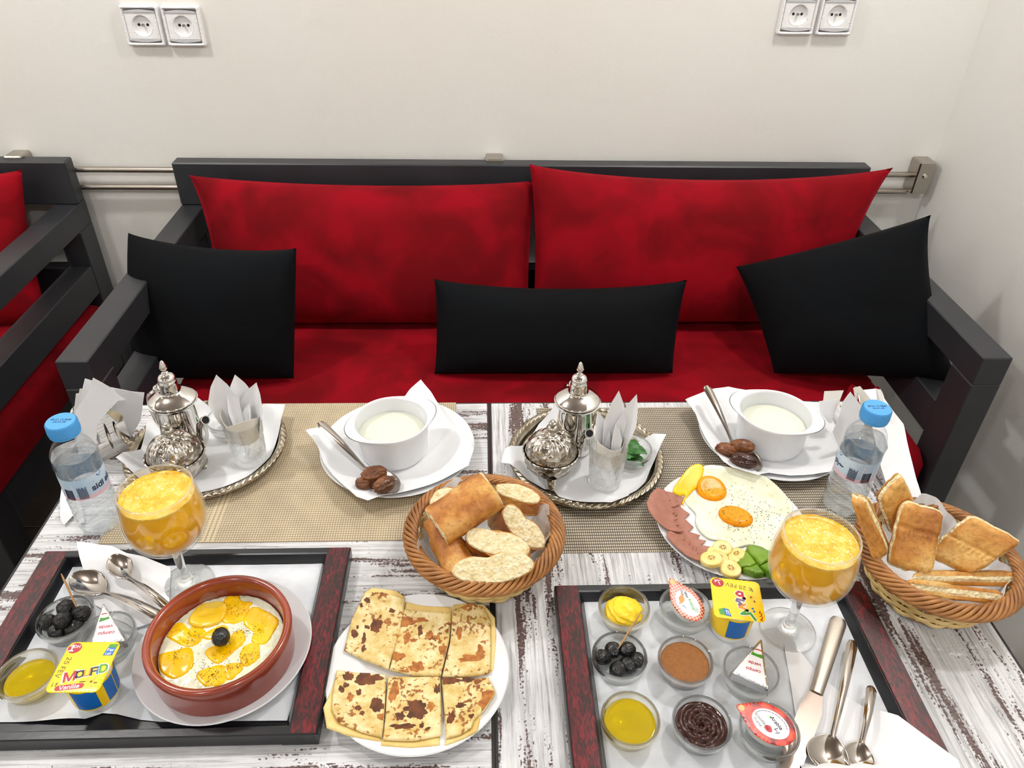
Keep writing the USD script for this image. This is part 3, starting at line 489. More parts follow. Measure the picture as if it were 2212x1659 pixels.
def glass_dish(loc, label, fill=None, mat=None, seed=0, r=.0302, swirl=0.0):
    t = thing('glass_dish', label, 'dish', loc); k = r / .0302
    prof = [(0, .0008), (.017, .0008), (.0195, 0), (.0215, .0008), (.0245, .006), (.0268, .0125), (.0270, .0165), (.0292, .0185), (.0302, .0215), (.0302, .0270), (.0292, .0288), (.0280, .0282), (.0272, .0262), (.0268, .0215), (.0252, .0165), (.0245, .012), (.0220, .0065), (.019, .0042), (0, .004)]
    obj('bowl', lathe([(a * k, b) for a, b in prof], 64), 'dish_glass', t, smooth=50)
    if fill:
        rr = {.02: .0262, .021: .0265, .016: .0249, .023: .0267}[fill] * k - .0002
        def mod(th, i, p): return 0 * th, swirl * (.0022 * np.sin(2 * th + p[0] * 700) * (p[0] > .001) * (p[0] < .024) + .0008 * np.sin(5 * th - p[0] * 900)) * (i > 6)
        q = [(0, .0043), (.0187 * k, .0045), (.0217 * k, .0068), (.0242 * k - .0001, .0122), (.0248 * k - .0001, .0155)] + ([(.0264 * k - .0001, fill - .001)] if fill > .017 else []) + [(rr, fill), (rr - .0006, fill + .0005)]
        q += [(x * rr, fill + .0002 + (swirl and .001 + .002 * (1 - x))) for x in np.linspace(.93, .04, 16)] + [(0, fill + .0002 + (.003 if swirl else 0))]
        obj('filling', lathe(q, 72, mod if swirl else None), mat, t, smooth=60)
    return t
R = .7571
glass_dish((.164, .568, R), 'small glass dish holding a scoop of yellow butter')
glass_dish((.2355, .566, R), 'small glass dish holding the honey portion cup')
glass_dish((.149, .503, R), 'small glass dish of black olives on the right tray')
glass_dish((.220, .496, R), 'small glass dish full of brown almond paste', .021, 'amlou')
glass_dish((.288, .481, R), 'empty looking small glass dish under the foil cheese wedge on the right tray')
glass_dish((.149, .4295, R), 'small glass dish of golden oil on the right tray', .02, 'oil')
glass_dish((.221, .4235, R), 'small glass dish full of swirled chocolate spread', .021, 'chocolate', swirl=1.0)
glass_dish((.287, .4145, R), 'small glass dish holding the strawberry jam portion cup')
glass_dish((-.471, .565, R), 'small glass dish of black olives on the left tray')
glass_dish((-.416, .542, R), 'small glass dish under the foil cheese wedge on the left tray')
glass_dish((-.4800, .4945, R), 'small glass dish of golden oil at the left edge of the left tray', .016, 'oil')

t = thing('clay_dish', 'round glazed brown clay dish holding baked eggs and cheese', 'dish', (-.2835, .5225, .7588))
prof = spl([(.064, 0), (.0715, .003), (.0738, .010), (.0750, .032), (.0762, .0455)], 4)
obj('body', lathe([(0, .0), *prof, (.0765, .0505), (.0752, .0538), (.0722, .0550), (.0690, .0538), (.0672, .0500), (.0664, .040), (.0655, .012), (.062, .0065), (0, .006)], 96), 'terracotta', t, smooth=50)

# ---- glasses and bottles ------------------------------------------------------------------------------------
def juice_glass(loc, label, seed):
    t = thing('juice_glass', label, 'glass', loc)
    Zb = lambda z: .066 + (z - .0515) * (.1596 - .066) / (.1596 - .0515); zz = lambda q: [(r_, Zb(z_)) for r_, z_ in q]
    out = spl(zz([(.006, .052), (.012, .0545), (.026, .063), (.038, .078), (.0445, .098), (.0455, .118), (.0432, .140), (.0408, .155), (.0402, .1585)]), 6)
    inn = spl(zz([(.0384, .1585), (.039, .155), (.0414, .140), (.0437, .118), (.0427, .098), (.0363, .080), (.024, .0655), (.010, .058), (0, .0565)]), 6)
    obj('bowl', lathe(np.vstack([zz([(0, .0515)]), out, zz([(.0398, .1592), (.0388, .1592)]), inn]), 80), 'goblet_glass', t, smooth=60)
    a_ = np.linspace(0, 2 * PI, 80, endpoint=False); obj('lip', tube(np.stack([.0393 * np.cos(a_), .0393 * np.sin(a_), .1598 + 0 * a_], 1), .00105, 10, True), 'stem_glass', t, smooth=True)
    st = spl([(.0315, .0012), (.0312, .0025), (.024, .0038), (.013, .0068), (.0085, .0115), (.0082, .0135), (.0058, .016), (.0050, .030), (.0056, .052), (.0068, .0655)], 5)
    obj('stem', lathe(np.vstack([[(0, .0008), (.027, .0008), (.031, 0)], st, [(0, .0658)]]), 64), 'stem_glass', t, smooth=60)
    g = .0007
    jn = spl(zz([(0, .0566 + g), (.010 - g, .058 + g), (.024 - g, .0655 + g), (.0363 - g, .080 + g), (.0427 - g, .098), (.0437 - g, .118), (.0414 - g, .138), (.0405 - g, .1465)]), 6)
    obj('juice', lathe(np.vstack([jn, zz([(0, .1465)])]), 72), 'juice', t, smooth=60)
    fm = solid(ell(0, 0, .0396, .0396, n=64), lambda x, y, d: .1492 + .0012 * blobn(x, y, 160, seed) + .0016 * np.exp(-d / .0012) + .0010 * (blobn(x, y, 420, seed + 1) > .16), lambda x, y, d: .1484 + 0 * d, .0016, rims=(.4, 1), r=.001)
    obj('foam', fm, 'juice_foam', t, smooth=60)
    rs = np.random.RandomState(seed); bs = []
    for k in range(26):
        a, q = rs.rand() * 2 * PI, .037 * math.sqrt(rs.rand()); rr = rs.uniform(.0004, .0013)
        s = trimesh.creation.icosphere(1, rr); bs.append(mv(s, (q * math.cos(a), q * math.sin(a), .1497)))
    tag(obj('bubbles', cat(*bs), 'goblet_glass', t, smooth=True), kind='stuff')
    return t
juice_glass((-.3615, .632, .7571), 'stemmed glass of frothy orange juice behind the clay dish', 3)
juice_glass((.357, .5505, .7571), 'stemmed glass of frothy orange juice on the right tray', 8)

def bottle(loc, label, a_text, arabic):
    t = thing('water_bottle', label, 'bottle', loc)
    def rad(z):
        k = [(0, .024), (.003, .0262), (.012, .0272), (.055, .0272), (.062, .0266), (.100, .0266), (.106, .0274), (.118, .0274), (.128, .0256), (.138, .0205), (.146, .0150), (.150, .0138), (.156, .0138)]
        return np.interp(z, *np.array(k).T)
    zs = np.concatenate([np.linspace(.0, .062, 42), np.linspace(.0635, .1, 8), np.linspace(.102, .156, 34)])
    def ribs(th, z):
        low = (z < .061) * (z > .006); up = (z > .104) * (z < .138)
        return low * .0007 * np.sin(z * 640 + 1.3 * np.sin(3 * th)) + up * .0011 * np.cos(5 * th + z * 190) * np.sin((z - .104) / .034 * PI) + (z < .006) * -.0022 * (np.cos(5 * th) > .3)
    prof = [(0, .0035), (.012, .0015)] + [(rad(z), z) for z in zs] + [(0, .156)]
    obj('shell', lathe(prof, 72, lambda th, i, p: (ribs(th, p[1]) * (p[0] > .013), 0 * th)), 'pet', t, smooth=60)
    wz = [z for z in zs if z < .124]
    obj('water', lathe([(0, .0042), (.012, .0022)] + [(rad(z) - .0007, z + .0006 * (z < .002)) for z in wz] + [(0, .1245)], 72, lambda th, i, p: (ribs(th, p[1]) * (p[0] > .013), 0 * th)), 'water', t, smooth=60)
    def cm(th, i, p): return (np.where((np.arange(len(th)) % 2) == 0, .0005, 0) if 2 <= i <= 3 else 0 * th), 0 * th
    c_ = obj('cap', lathe([(0, .1565), (.0180, .1565), (.0182, .159), (.0178, .1705), (.0165, .1728), (0, .1732)], 120, cm), 'cap_blue', t, smooth=40)
    obj('neck_ring', lathe([(.0142, .1535), (.0176, .1535), (.0180, .1545), (.0180, .1562), (.0142, .1562), (.0142, .1535)], 48), 'cap_blue', t)
    obj('date_print', cat(text('09:11 22 RMK', .0026, (0, .0022), 0, .0002, z=.1731), text('12.01.25', .0026, (0, -.0022), 0, .0002, z=.1731)), 'ink_navy', c_, smooth=False)
    r = .0270; th = np.linspace(0, 2 * PI, 73)
    def band(z0, z1, rr, a0=0, a1=2 * PI, k=72):
        a = np.linspace(a0, a1, k + 1); o = np.stack([rr * np.cos(a), rr * np.sin(a)], 1); v = np.vstack([np.c_[o, np.full(k + 1, z0)], np.c_[o, np.full(k + 1, z1)]])
        f = np.array([[i, i + 1, i + k + 2] for i in range(k)] + [[i, i + k + 2, i + k + 1] for i in range(k)]); return v, f
    L = obj('label', band(.0655, .0985, r), 'label_blue', t)
    obj('label_stripe', band(.0655, .0715, r + .00012), 'label_pink', L)
    a0 = a_text
    pk = flat([(-.012, .088), (-.004, .0965), (-.001, .0925), (.002, .0975), (.012, .088)], 0, .0001)
    obj('peak_print', wrap(pk, r + .0001, a0), 'label_peak', L, smooth=False)
    if not arabic:
        obj('brand_lettering', wrap(mv(text('sidi ali', .0078, depth=.00015, bold=True), (0, .080, 0)), r + .0002, a0), 'ink_navy', L, smooth=False)
    else:
        ar = [[(.011, .0025), (.009, 0), (.0075, .0025), (.006, 0), (.0045, .0028), (.003, .0002), (.001, 0), (.0002, .0028)], [(.0, 0), (-.002, .0002), (-.0032, .004)], [(-.005, 0.001), (-.0045, -.002), (-.0075, -.0035), (-.0115, -.001), (-.009, .002), (-.006, .0015)], [(.0013, -.0026)], [(-.0002, -.0026)]]
        obj('brand_lettering', wrap(mv(strokes(ar, .0011), (0, .080, 0)), r + .0002, a0), 'ink_navy', L, smooth=False)
    sg = 1 if arabic else -1
    tx = [flat(sbox(x - .0004, .0675, x + .0004, .0675 + hh), 0, .0001) for x, hh in zip(np.arange(8) * .0014, [.019, .018, .019, .017, .019, .018, .016, .019])]
    obj('small_print', wrap(mv(cat(*tx), (sg * .026 - .006, 0, 0)), r + .0002, a0), 'ink_navy', L, smooth=False)
    rs = np.random.RandomState(4); x = 0; bars = []
    while x < .012:
        w = rs.choice([.0003, .0006]); bars.append(flat(sbox(x, .0665, x + w, .083), 0, .0001)); x += w + rs.choice([.0003, .0005])
    bc = obj('barcode_field', wrap(flat(sbox(-.0075, .0655, .0075, .0925), 0, .0001), r + .0001, a0 + sg * .044 / r), 'white_ink', L, smooth=False)
    obj('barcode', wrap(mv(cat(*bars), (sg * .044 - .006, 0, 0)), r + .00025, a0), 'ink_navy', L, smooth=False)
    return t
bottle((-.510, .7445, .7515), 'clear water bottle with a blue cap on the left table, labelled sidi ali', -.971 + .72, False)
bottle((.506, .762, .7515), 'clear water bottle with a blue cap on the right table, labelled in Arabic', -2.155 - .95, True)

def tumbler(loc, rot, label):
    t = thing('cut_glass_tumbler', label, 'glass', loc, rot)
    zo = np.concatenate([np.linspace(.004, .05, 40), np.linspace(.0512, .072, 16)]); ro = np.interp(zo, [0, .004, .05, .072], [.0225, .0238, .0256, .0266])
    def mod(th, i, p):
        z = p[1]
        if p[0] < .0233 or i > len(zo) + 2: return 0 * th, 0 * th
        if z > .051: return .0006 * np.sign(np.sin(44 * th + z * 1600)) * np.sign(np.sin(44 * th - z * 1600)) * (z < .07), 0 * th
        u = ((th * 7 / (2 * PI)) % 1 - .5) * 2; w = (z - .026) / .021
        star = np.abs(np.cos(4 * np.arctan2(w, u))) ** 6 * np.clip(1.15 - np.hypot(u, w), 0, 1)
        return -.0030 * star - .0016 * np.clip(1 - 4 * np.abs(np.abs(w) + np.abs(u) - 1.25), 0, 1), 0 * th
    prof = [(0, .0010), (.018, .001), (.0205, 0), (.0225, .0008)] + [(a, b) for a, b in zip(ro, zo)] + [(.0264, .0732), (.0250, .0730), (.0243, .070), (.0232, .05), (.0218, .014), (.0195, .0108), (0, .0102)]
    obj('body', lathe(prof, 168, mod), 'crystal', t, smooth=25)
    return t
tumbler((-.3415, .8655, .7545), 0, 'cut glass tumbler holding an opened white napkin on the left metal tray')
tumbler((.1755, .809, .7545), 20, 'cut glass tumbler holding rolled white napkins on the right metal tray')
def petal(base, tip, w, bend, curl=.4, n=(12, 22), twist=0.0):
    """a folded napkin leaf from the glass up to a point"""
    b, tp = np.array(base, float), np.array(tip, float); ax = tp - b; L = np.linalg.norm(ax); ax /= L
    side = np.cross(ax, bend); side /= np.linalg.norm(side); nn = np.cross(side, ax)
    u, v = np.meshgrid(np.linspace(-1, 1, n[0]), np.linspace(0, 1, n[1]), indexing='ij')
    ww = w * np.interp(v, [0, .35, .62, .85, 1], [.55, .85, 1, .55, .02])
    P = b + ax * (v * L)[..., None] + side * (u * ww)[..., None] + nn * (curl * w * (u * u - .4) * np.interp(v, [0, .6, 1], [1.2, .8, .1]) + .18 * L * np.sin(v * PI) * .35 + twist * u * w * v)[..., None]
    T = P + nn * .0005; k = n[0] * n[1]; V = np.vstack([P.reshape(-1, 3), T.reshape(-1, 3)])
    i, j = np.meshgrid(np.arange(n[0] - 1), np.arange(n[1] - 1), indexing='ij'); a = (i * n[1] + j).ravel(); m = n[1]
    q = np.concatenate([np.stack([a, a + m, a + m + 1], 1), np.stack([a, a + m + 1, a + 1], 1)])
    rim = [r_ for r_ in range(m)] + [(c_ + 1) * m - 1 for c_ in range(1, n[0])] + [k - 1 - r_ for r_ in range(1, m)] + [c_ * m for c_ in range(n[0] - 2, -1, -1)]
    s = [[x, y, y + k] for x, y in zip(rim[:-1], rim[1:])] + [[x, y + k, x + k] for x, y in zip(rim[:-1], rim[1:])]
    return outward(V, np.vstack([q[:, ::-1], q + k, np.array(s)]))
t = thing('napkin', 'white napkin opened like a tulip in the cut glass tumbler on the left', 'napkin', (-.3415, .8655, .7655))
cone = lathe([(.0184, .032), (.0192, .032), (.0230, .054), (.0262, .074), (.0257, .074), (.0224, .054), (.0184, .032)], 48, lambda th, i, p: (0 * th, (.010 * np.abs(np.sin(1.5 * th)) - .005) * (p[1] > .07)))
obj('cone_fold', cone, 'napkin_cream', t, smooth=50)
obj('petal', petal((-.010, .008, .035), (-.025, .014, .132), .022, (0, -1, .2), .5), 'napkin_white', t, smooth=60)
obj('petal', petal((.008, .010, .035), (-.002, .020, .128), .019, (.3, -1, 0), .45), 'napkin_white', t, smooth=60)
obj('petal', petal((.014, .006, .035), (.028, .012, .120), .019, (-.5, -1, 0), .5), 'napkin_white', t, smooth=60)
obj('petal', petal((-.004, -.004, .035), (-.012, .008, .110), .009, (.6, -1, 0), .5), 'napkin_white', t, smooth=60)
obj('petal', petal((.006, -.002, .035), (.016, .002, .092), .010, (-.7, -1, 0), .5), 'napkin_white', t, smooth=60)
t = thing('napkin', 'pair of rolled white napkins standing in the cut glass tumbler on the right', 'napkin', (.1755, .809, .7655))
obj('cone_fold', lathe([(.0145, .026), (.0153, .026), (.0185, .054), (.0205, .074), (.020, .074), (.0179, .054), (.0145, .026)], 40, lambda th, i, p: (0 * th, (.007 * np.sin(th) + .004 * np.sin(2 * th)) * (p[1] > .07))), 'napkin_cream', t, smooth=50)
obj('petal', petal((-.007, .004, .02), (-.019, .010, .112), .0125, (.5, -1, 0), .6), 'napkin_white', t, smooth=60)
obj('petal', petal((.000, .006, .03), (.008, .016, .141), .0155, (0, -1, 0), .6), 'napkin_white', t, smooth=60)
obj('petal', petal((.009, .002, .03), (.032, .012, .138), .0135, (-.3, -1, 0), .6), 'napkin_white', t, smooth=60)
obj('petal', petal((.003, -.006, .03), (.006, .0, .100), .009, (.5, -1, 0), .8), 'napkin_white', t, smooth=60)

# ---- round metal trays, teapots, sugar bowls ----------------------------------------------------------------
def metal_tray(loc, label):
    prof = spl([(.090, .0008), (.098, .0015), (.1015, .0085), (.1035, .0125), (.108, .0165), (.1135, .0155), (.1155, .0125)], 5)
    back = [(r - .0004, z - .0012) for r, z in prof[::-1]]
    def mod(th, i, p):
        w = np.exp(-((p[0] - .1095) / .0042) ** 2); return .0006 * w * np.sin(64 * th + p[0] * 900), .0011 * w * np.sin(64 * th + p[0] * 900)
    o = lathe(np.vstack([[(0, .0008), (.05, .0008)], prof, back, [(.05, 0), (0, 0)]]), 384, mod)
    return tag(obj('metal_tray', mv(o, loc), 'tray_silver', smooth=50), label, 'tray')
metal_tray((-.4095, .886, .7520), 'round silver tray with a rope edge on the left table')
metal_tray((.1535, .861, .7520), 'round silver tray with a rope edge on the right table')
sheet('tray_paper', [*[(-0.3107,0.9734),(-0.3088,0.9314),(-0.3107,0.8593),(-0.3191,0.8497),(-0.3319,0.8247),(-0.3466,0.8021),(-0.3724,0.7862),(-0.3947,0.7808),(-0.4533,0.7903),(-0.4880,0.8207),(-0.5249,0.8485),(-0.5068,0.8849),(-0.5109,0.9335),(-0.4856,0.9854),(-0.4613,0.9961),(-0.4271,0.9810),(-0.3457,0.9764)]],
      lambda x, y: .7533 + .016 * np.clip((np.hypot(x + .4095, y - .886) - .092) / .016, 0, 1.3), 'paper_white', 'white paper sheet covering the left round silver tray', 'paper', amp=.0022, s=30, seed=10)
sheet('tray_paper', [*[(0.0267,0.8309),(0.0328,0.8600),(0.0601,0.8867),(0.0887,0.9364),(0.1165,0.9682),(0.1746,0.9429),(0.2165,0.9131),(0.2478,0.8968),(0.2798,0.8929),(0.2606,0.8572),(0.2459,0.8313),(0.2334,0.8032),(0.2177,0.7852),(0.2061,0.7779),(0.2037,0.7691),(0.1880,0.7535),(0.1750,0.7475),(0.1511,0.7490),(0.1237,0.7574),(0.1091,0.7749),(0.1005,0.7953),(0.0634,0.7994),(0.0394,0.8282)]],
      lambda x, y: .7533 + .016 * np.clip((np.hypot(x - .1535, y - .861) - .092) / .016, 0, 1.3), 'paper_white', 'white paper sheet covering the right round silver tray', 'paper', amp=.0022, s=30, seed=11)

def teapot(loc, rot, label):
    t = thing('teapot', label, 'teapot', loc, rot); C = 'chrome'
    b = spl([(.024, 0), (.027, .004), (.0292, .018), (.0286, .036), (.0268, .058), (.0258, .078), (.0272, .084)], 6)
    obj('body', lathe(np.vstack([[(0, 0)], b, [(.0335, .0875), (.034, .0895), (.031, .0905), (0, .0905)]]), 64), C, t, smooth=50)
    ld = spl([(.0328, .0908), (.0322, .0935), (.024, .099), (.0150, .1035), (.0128, .108), (.0122, .120), (.0105, .124)], 6)
    l = obj('lid', lathe(np.vstack([[(0, .0907)], ld, [(.0118, .1262), (.0122, .1285), (.0090, .1325), (.0035, .1345), (0, .1345)]]), 56), C, t, smooth=50)
    obj('finial', lathe(np.vstack([[(0, .134)], spl([(.0042, .134), (.0050, .1365), (.0030, .139), (.0048, .1425), (.0056, .146), (.0030, .1535), (.0012, .156)], 5), [(0, .1565)]]), 28), C, l, smooth=60)
    sp = spl([(.022, 0, .020), (.037, 0, .026), (.0465, 0, .044), (.050, 0, .062), (.0575, 0, .074), (.063, 0, .078)], 7); rr = np.interp(np.linspace(0, 1, len(sp)), [0, .3, .8, 1], [.0125, .009, .0058, .0066])
    obj('spout', tube(sp, rr, 20), C, t, smooth=60)
    e = sp[-1]; d = sp[-1] - sp[-2]; d /= np.linalg.norm(d)
    obj('spout_mouth_shade', frame(e + d * .0001, (0, 1, 0), d)(lathe([(0, 0), (.0052, 0), (.0052, .0002), (0, .0002)], 20)), 'hole_shade', t, smooth=False)  # dark disc paints the shade inside the spout
    hd = spl([(-.027, 0, .082), (-.040, 0, .086), (-.051, 0, .076), (-.054, 0, .055), (-.050, 0, .032), (-.042, 0, .020), (-.034, 0, .018)], 7)
    obj('handle', tube(hd, np.interp(np.linspace(0, 1, len(hd)), [0, .5, 1], [.004, .0055, .0035]), 14, sx=1.4), C, t, smooth=60)
    obj('hinge_knob', mv(trimesh.creation.icosphere(2, .006), (-.031, 0, .0965)), C, t, smooth=True)
    ch = spl([(-.031, 0, .102), (-.027, .001, .106), (-.020, .001, .116), (-.012, 0, .1265)], 6); obj('chain', tube(ch, .0009 + .0006 * (np.arange(len(ch)) % 2), 6), C, t)
    return t
teapot((-.4425, .893, .7560), -32, 'chrome teapot with a tall finial lid on the left silver tray')
teapot((.1385, .886, .7560), -80, 'chrome teapot with a tall finial lid on the right silver tray')
def sugar_bowl(loc, rot, label):
    t = thing('sugar_bowl', label, 'sugar bowl', loc, rot); S = 'chased_silver'
    o = spl([(.016, .011), (.026, .014), (.034, .023), (.0372, .035), (.0390, .0435)], 6)
    obj('bowl', lathe(np.vstack([[(0, .0105)], o, [(.0405, .0450), (.0408, .0465), (.0392, .0470), (.0380, .0455), (.0362, .036), (.030, .020), (.018, .0135), (0, .0130)]]), 80), S, t, smooth=50)
    def mod(th, i, p):
        w = np.clip((p[0] - .006) / .01, 0, 1) * np.clip((.037 - p[0]) / .004, 0, 1); u = (th * 6 / (2 * PI)) % 1 - .5
        return 0 * th, w * (.0016 * np.abs(np.cos(6 * th)) ** 3 + .0014 * np.exp(-(np.minimum(np.abs(u - (p[0] - .02) * 22), np.abs(u + (p[0] - .02) * 22)) / .05) ** 2))
    dm = spl([(.0372, .0472), (.0368, .0495), (.0335, .0585), (.0270, .0662), (.0180, .0715), (.0090, .0745), (.0058, .0762)], 7)
    l = obj('lid', lathe(np.vstack([[(0, .0470)], dm, [(.0045, .0772), (0, .0773)]]), 144, mod), S, t, smooth=50)
    obj('knob', lathe(np.vstack([[(0, .0772)], spl([(.0055, .0772), (.0068, .0790), (.0045, .0810), (.0066, .0835), (.0088, .0872), (.0068, .0910), (.0040, .0925), (.0056, .0945), (.0052, .0968), (.0030, .0980), (.0034, .0995)], 4), [(.0012, .1020), (0, .1022)]]), 32), 'steel', l, smooth=60)
    for k in range(3):
        a = k * 2 * PI / 3 - PI / 2; p = np.array([math.cos(a), math.sin(a), 0]); pts = spl([p * .031 + [0, 0, .022], p * .035 + [0, 0, .012], p * .031 + [0, 0, .004], p * .035 + [0, 0, .0012]], 6)
        obj('foot', tube(pts, np.interp(np.linspace(0, 1, len(pts)), [0, .4, .7, 1], [.0075, .0055, .0026, .0036]), 12, sx=1.3), S, t, smooth=60)
    return t
sugar_bowl((-.4285, .826, .7555), 12, 'lidded chased silver sugar bowl in front of the left teapot')
sugar_bowl((.0975, .8255, .7555), 0, 'lidded chased silver sugar bowl in front of the right teapot')
def leaf(L, w, bend, seed):
    th = np.linspace(0, 1, 26); o = w * np.sin(PI * th ** .8) * (1 + .06 * np.sign(np.sin(th * 60))); p = [(x * L, y) for x, y in zip(th, o)] + [(x * L, -y) for x, y in zip(th[::-1], o[::-1])]
    zf = lambda x, y: bend * np.sin(PI * x / L) - .18 * np.abs(y) + .0008 * np.sin(np.abs(y) * 1400 + x * 900)
    return solid(Polygon(p).buffer(.0001), lambda x, y, d: zf(x, y) + .0006, lambda x, y, d: zf(x, y), .0028, rims=(), r=0)
for (cx, cy), lab, n, nm in (((-.3885, .9305), 'small glass bowl of mint leaves behind the left tumbler', 2, 'left'), ((.2185, .853), 'small glass bowl of mint leaves beside the right tumbler', 6, 'right')):
    glass_dish((cx, cy, .7545), lab, r=.0315)
    for k in range(n):
        a = (-60 + k * 97) % 360; L = .036 - .002 * (k % 3); q = .004 + .004 * (k % 3)
        o = obj('mint_leaf', mv(leaf(L, .0118, .005, k), (cx + q * math.cos(math.radians(a + 180)), cy + q * math.sin(math.radians(a + 180)), .7635 + .0032 * k), rz=a, ry=-9), 'mint', smooth=60)
        tag(o, f'fresh green mint leaf in the small bowl on the {nm} silver tray', 'leaf', f'mint leaves in the {nm} bowl')

# ---- napkin holders at the outer back corners ---------------------------------------------------------------
def vpoly(pts, y, tilt=0.0, th=.0006, amp=.003, seed=0, yaw=0.0):
    """an upright sheet: pts (x, z) in its own plane through y"""
    m = solid(pts, lambda x, z, d: th + amp * blobn(x, z, 30, seed) + tilt * (z - .75), lambda x, z, d: amp * blobn(x, z, 30, seed) + tilt * (z - .75), .006, rims=(), r=0)
    v, f = m; return outward(np.stack([v[:, 0], y + yaw * v[:, 0] - v[:, 2], v[:, 1]], 1), f)
def vp(name, pts3, mat, t, amp=.003, seed=0, curl=None):
    """an upright sheet through 3D outline points lying near one plane"""
    p = np.array(pts3); c_ = p.mean(0); U, S_, Vt = np.linalg.svd(p - c_); ex = Vt[0]; n = Vt[2] if Vt[2][1] < 0 else -Vt[2]
    ey = np.cross(n, ex); q = np.stack([(p - c_) @ ex, (p - c_) @ ey], 1)
    v, f = solid([tuple(a) for a in q], lambda x, y, d: .0006 + amp * blobn(x, y, 28, seed), lambda x, y, d: amp * blobn(x, y, 28, seed), .006, rims=(), r=0)
    return obj(name, outward(c_ + v[:, :1] * ex + v[:, 1:2] * ey + v[:, 2:] * n, f), mat, t, smooth=60)
def holder(c_, rot, label, w=.034):
    t = thing('napkin_holder', label, 'napkin holder', c_, rot)
    arch = [(-w, 0), (w, 0), (w, .066)] + [(w * math.cos(a), .066 + .022 * math.sin(a)) for a in np.linspace(.15, PI - .15, 14)] + [(-w, .066)]
    slot = [Polygon(ell(x, z, .0022, h_, n=20)) for x, z, h_ in ((-.018, .04, .022), (-.006, .048, .018), (.008, .04, .024), (.020, .048, .016))]
    g = Polygon(arch).difference(shapely.union_all(slot))
    for sg in (1, -1):
        obj('side_plate', mv(mv(flat(g, 0, .0012), rx=90), (0, sg * .018, 0)), 'chrome', t, smooth=False)
    obj('base_plate', cbox((-w, -.0175, .0), (w, .0165, .0012), .0002), 'chrome', t, smooth=False)
    return t
holder((-.5575, .893, .7503), 24, 'mirror steel napkin holder at the far left corner of the left table')
t = thing('napkin_stack', 'fan of white paper napkins standing in the steel holder at the far left', 'napkins', (0, 0, 0))
vp('napkin', [(-0.5325,0.8780,0.8976), (-0.5155,0.8860,0.8746), (-0.5102,0.8860,0.8617), (-0.5015,0.8800,0.8548), (-0.5092,0.8720,0.8551), (-0.5251,0.8660,0.8403), (-0.5414,0.8620,0.8246), (-0.5632,0.8620,0.7628), (-0.5794,0.8520,0.7717), (-0.5632,0.8580,0.8500), (-0.5410,0.8660,0.8766)], 'napkin_white', t, .005, 2)
vp('napkin', [(-0.5496,0.8860,0.8898), (-0.5357,0.8920,0.8768), (-0.5376,0.8900,0.8426), (-0.5676,0.8860,0.7556), (-0.5889,0.8720,0.7766), (-0.5684,0.8760,0.8452)], 'napkin_white', t, .004, 3)
vp('napkin', [(-0.5650,0.8900,0.8672), (-0.5502,0.9000,0.8599), (-0.5715,0.8960,0.7696), (-0.5957,0.8860,0.7781), (-0.5800,0.8860,0.8294)], 'napkin_cream', t, .004, 4)
vp('napkin', [(-0.5752,0.8940,0.8563), (-0.5573,0.9040,0.8521), (-0.5748,0.9040,0.7808), (-0.5997,0.8900,0.7837), (-0.5852,0.8900,0.8264)], 'napkin_white', t, .004, 5)
vp('napkin', [(-0.5326,0.9100,0.8559), (-0.5112,0.9180,0.8417), (-0.4958,0.9240,0.8347), (-0.5125,0.9220,0.7880), (-0.5335,0.9140,0.7571), (-0.5413,0.9100,0.7712), (-0.5452,0.9060,0.8052)], 'napkin_white', t, .003, 6)
sheet('napkin', [*[(-0.5963,0.8263),(-0.5854,0.8201),(-0.5476,0.7729),(-0.5311,0.7423),(-0.5365,0.7371),(-0.5497,0.7617),(-0.5557,0.7374),(-0.5647,0.7469),(-0.5818,0.7847)]], .7516, 'napkin_white', 'crumpled white paper napkin lying beside the bottle at the left table edge', 'napkin', amp=.006, s=40, seed=12)
holder((.5850, .915, .7503), 80, 'mirror steel napkin holder at the far right corner of the right table')
t = thing('napkin_stack', 'white paper napkins spilling from the steel holder at the far right', 'napkins', (0, 0, 0))
vp('napkin', [(0.5218,0.9250,0.8311), (0.5508,0.9250,0.8327), (0.5350,0.9000,0.7968), (0.5338,0.9000,0.7878), (0.5186,0.9100,0.8026)], 'napkin_cream', t, .002, 2)
vp('napkin', [(0.5004,0.8950,0.8351), (0.5276,0.8950,0.8384), (0.5227,0.8800,0.8064), (0.5182,0.8800,0.8047), (0.5025,0.8850,0.8237)], 'napkin_white', t, .002, 3)
vp('napkin', [(0.5313,0.8750,0.8666), (0.5574,0.8750,0.8378), (0.5759,0.8600,0.7794), (0.5421,0.8500,0.7518), (0.5143,0.8500,0.8104), (0.5195,0.8600,0.8283), (0.5202,0.8700,0.8503)], 'napkin_white', t, .004, 4)
vp('napkin', [(0.5586,0.9150,0.8442), (0.5683,0.9150,0.8476), (0.5969,0.9000,0.8185), (0.6089,0.8800,0.7623), (0.5784,0.8900,0.7818)], 'napkin_cream', t, .003, 5)
vp('napkin', [(0.5796,0.9300,0.8297), (0.6075,0.9300,0.8383), (0.6205,0.9000,0.8139), (0.6312,0.8800,0.7966), (0.6273,0.8400,0.7778), (0.6239,0.7900,0.7730), (0.6239,0.7550,0.7588), (0.5787,0.7550,0.7486), (0.5772,0.8100,0.7778), (0.5821,0.8800,0.7988)], 'napkin_white', t, .004, 6)

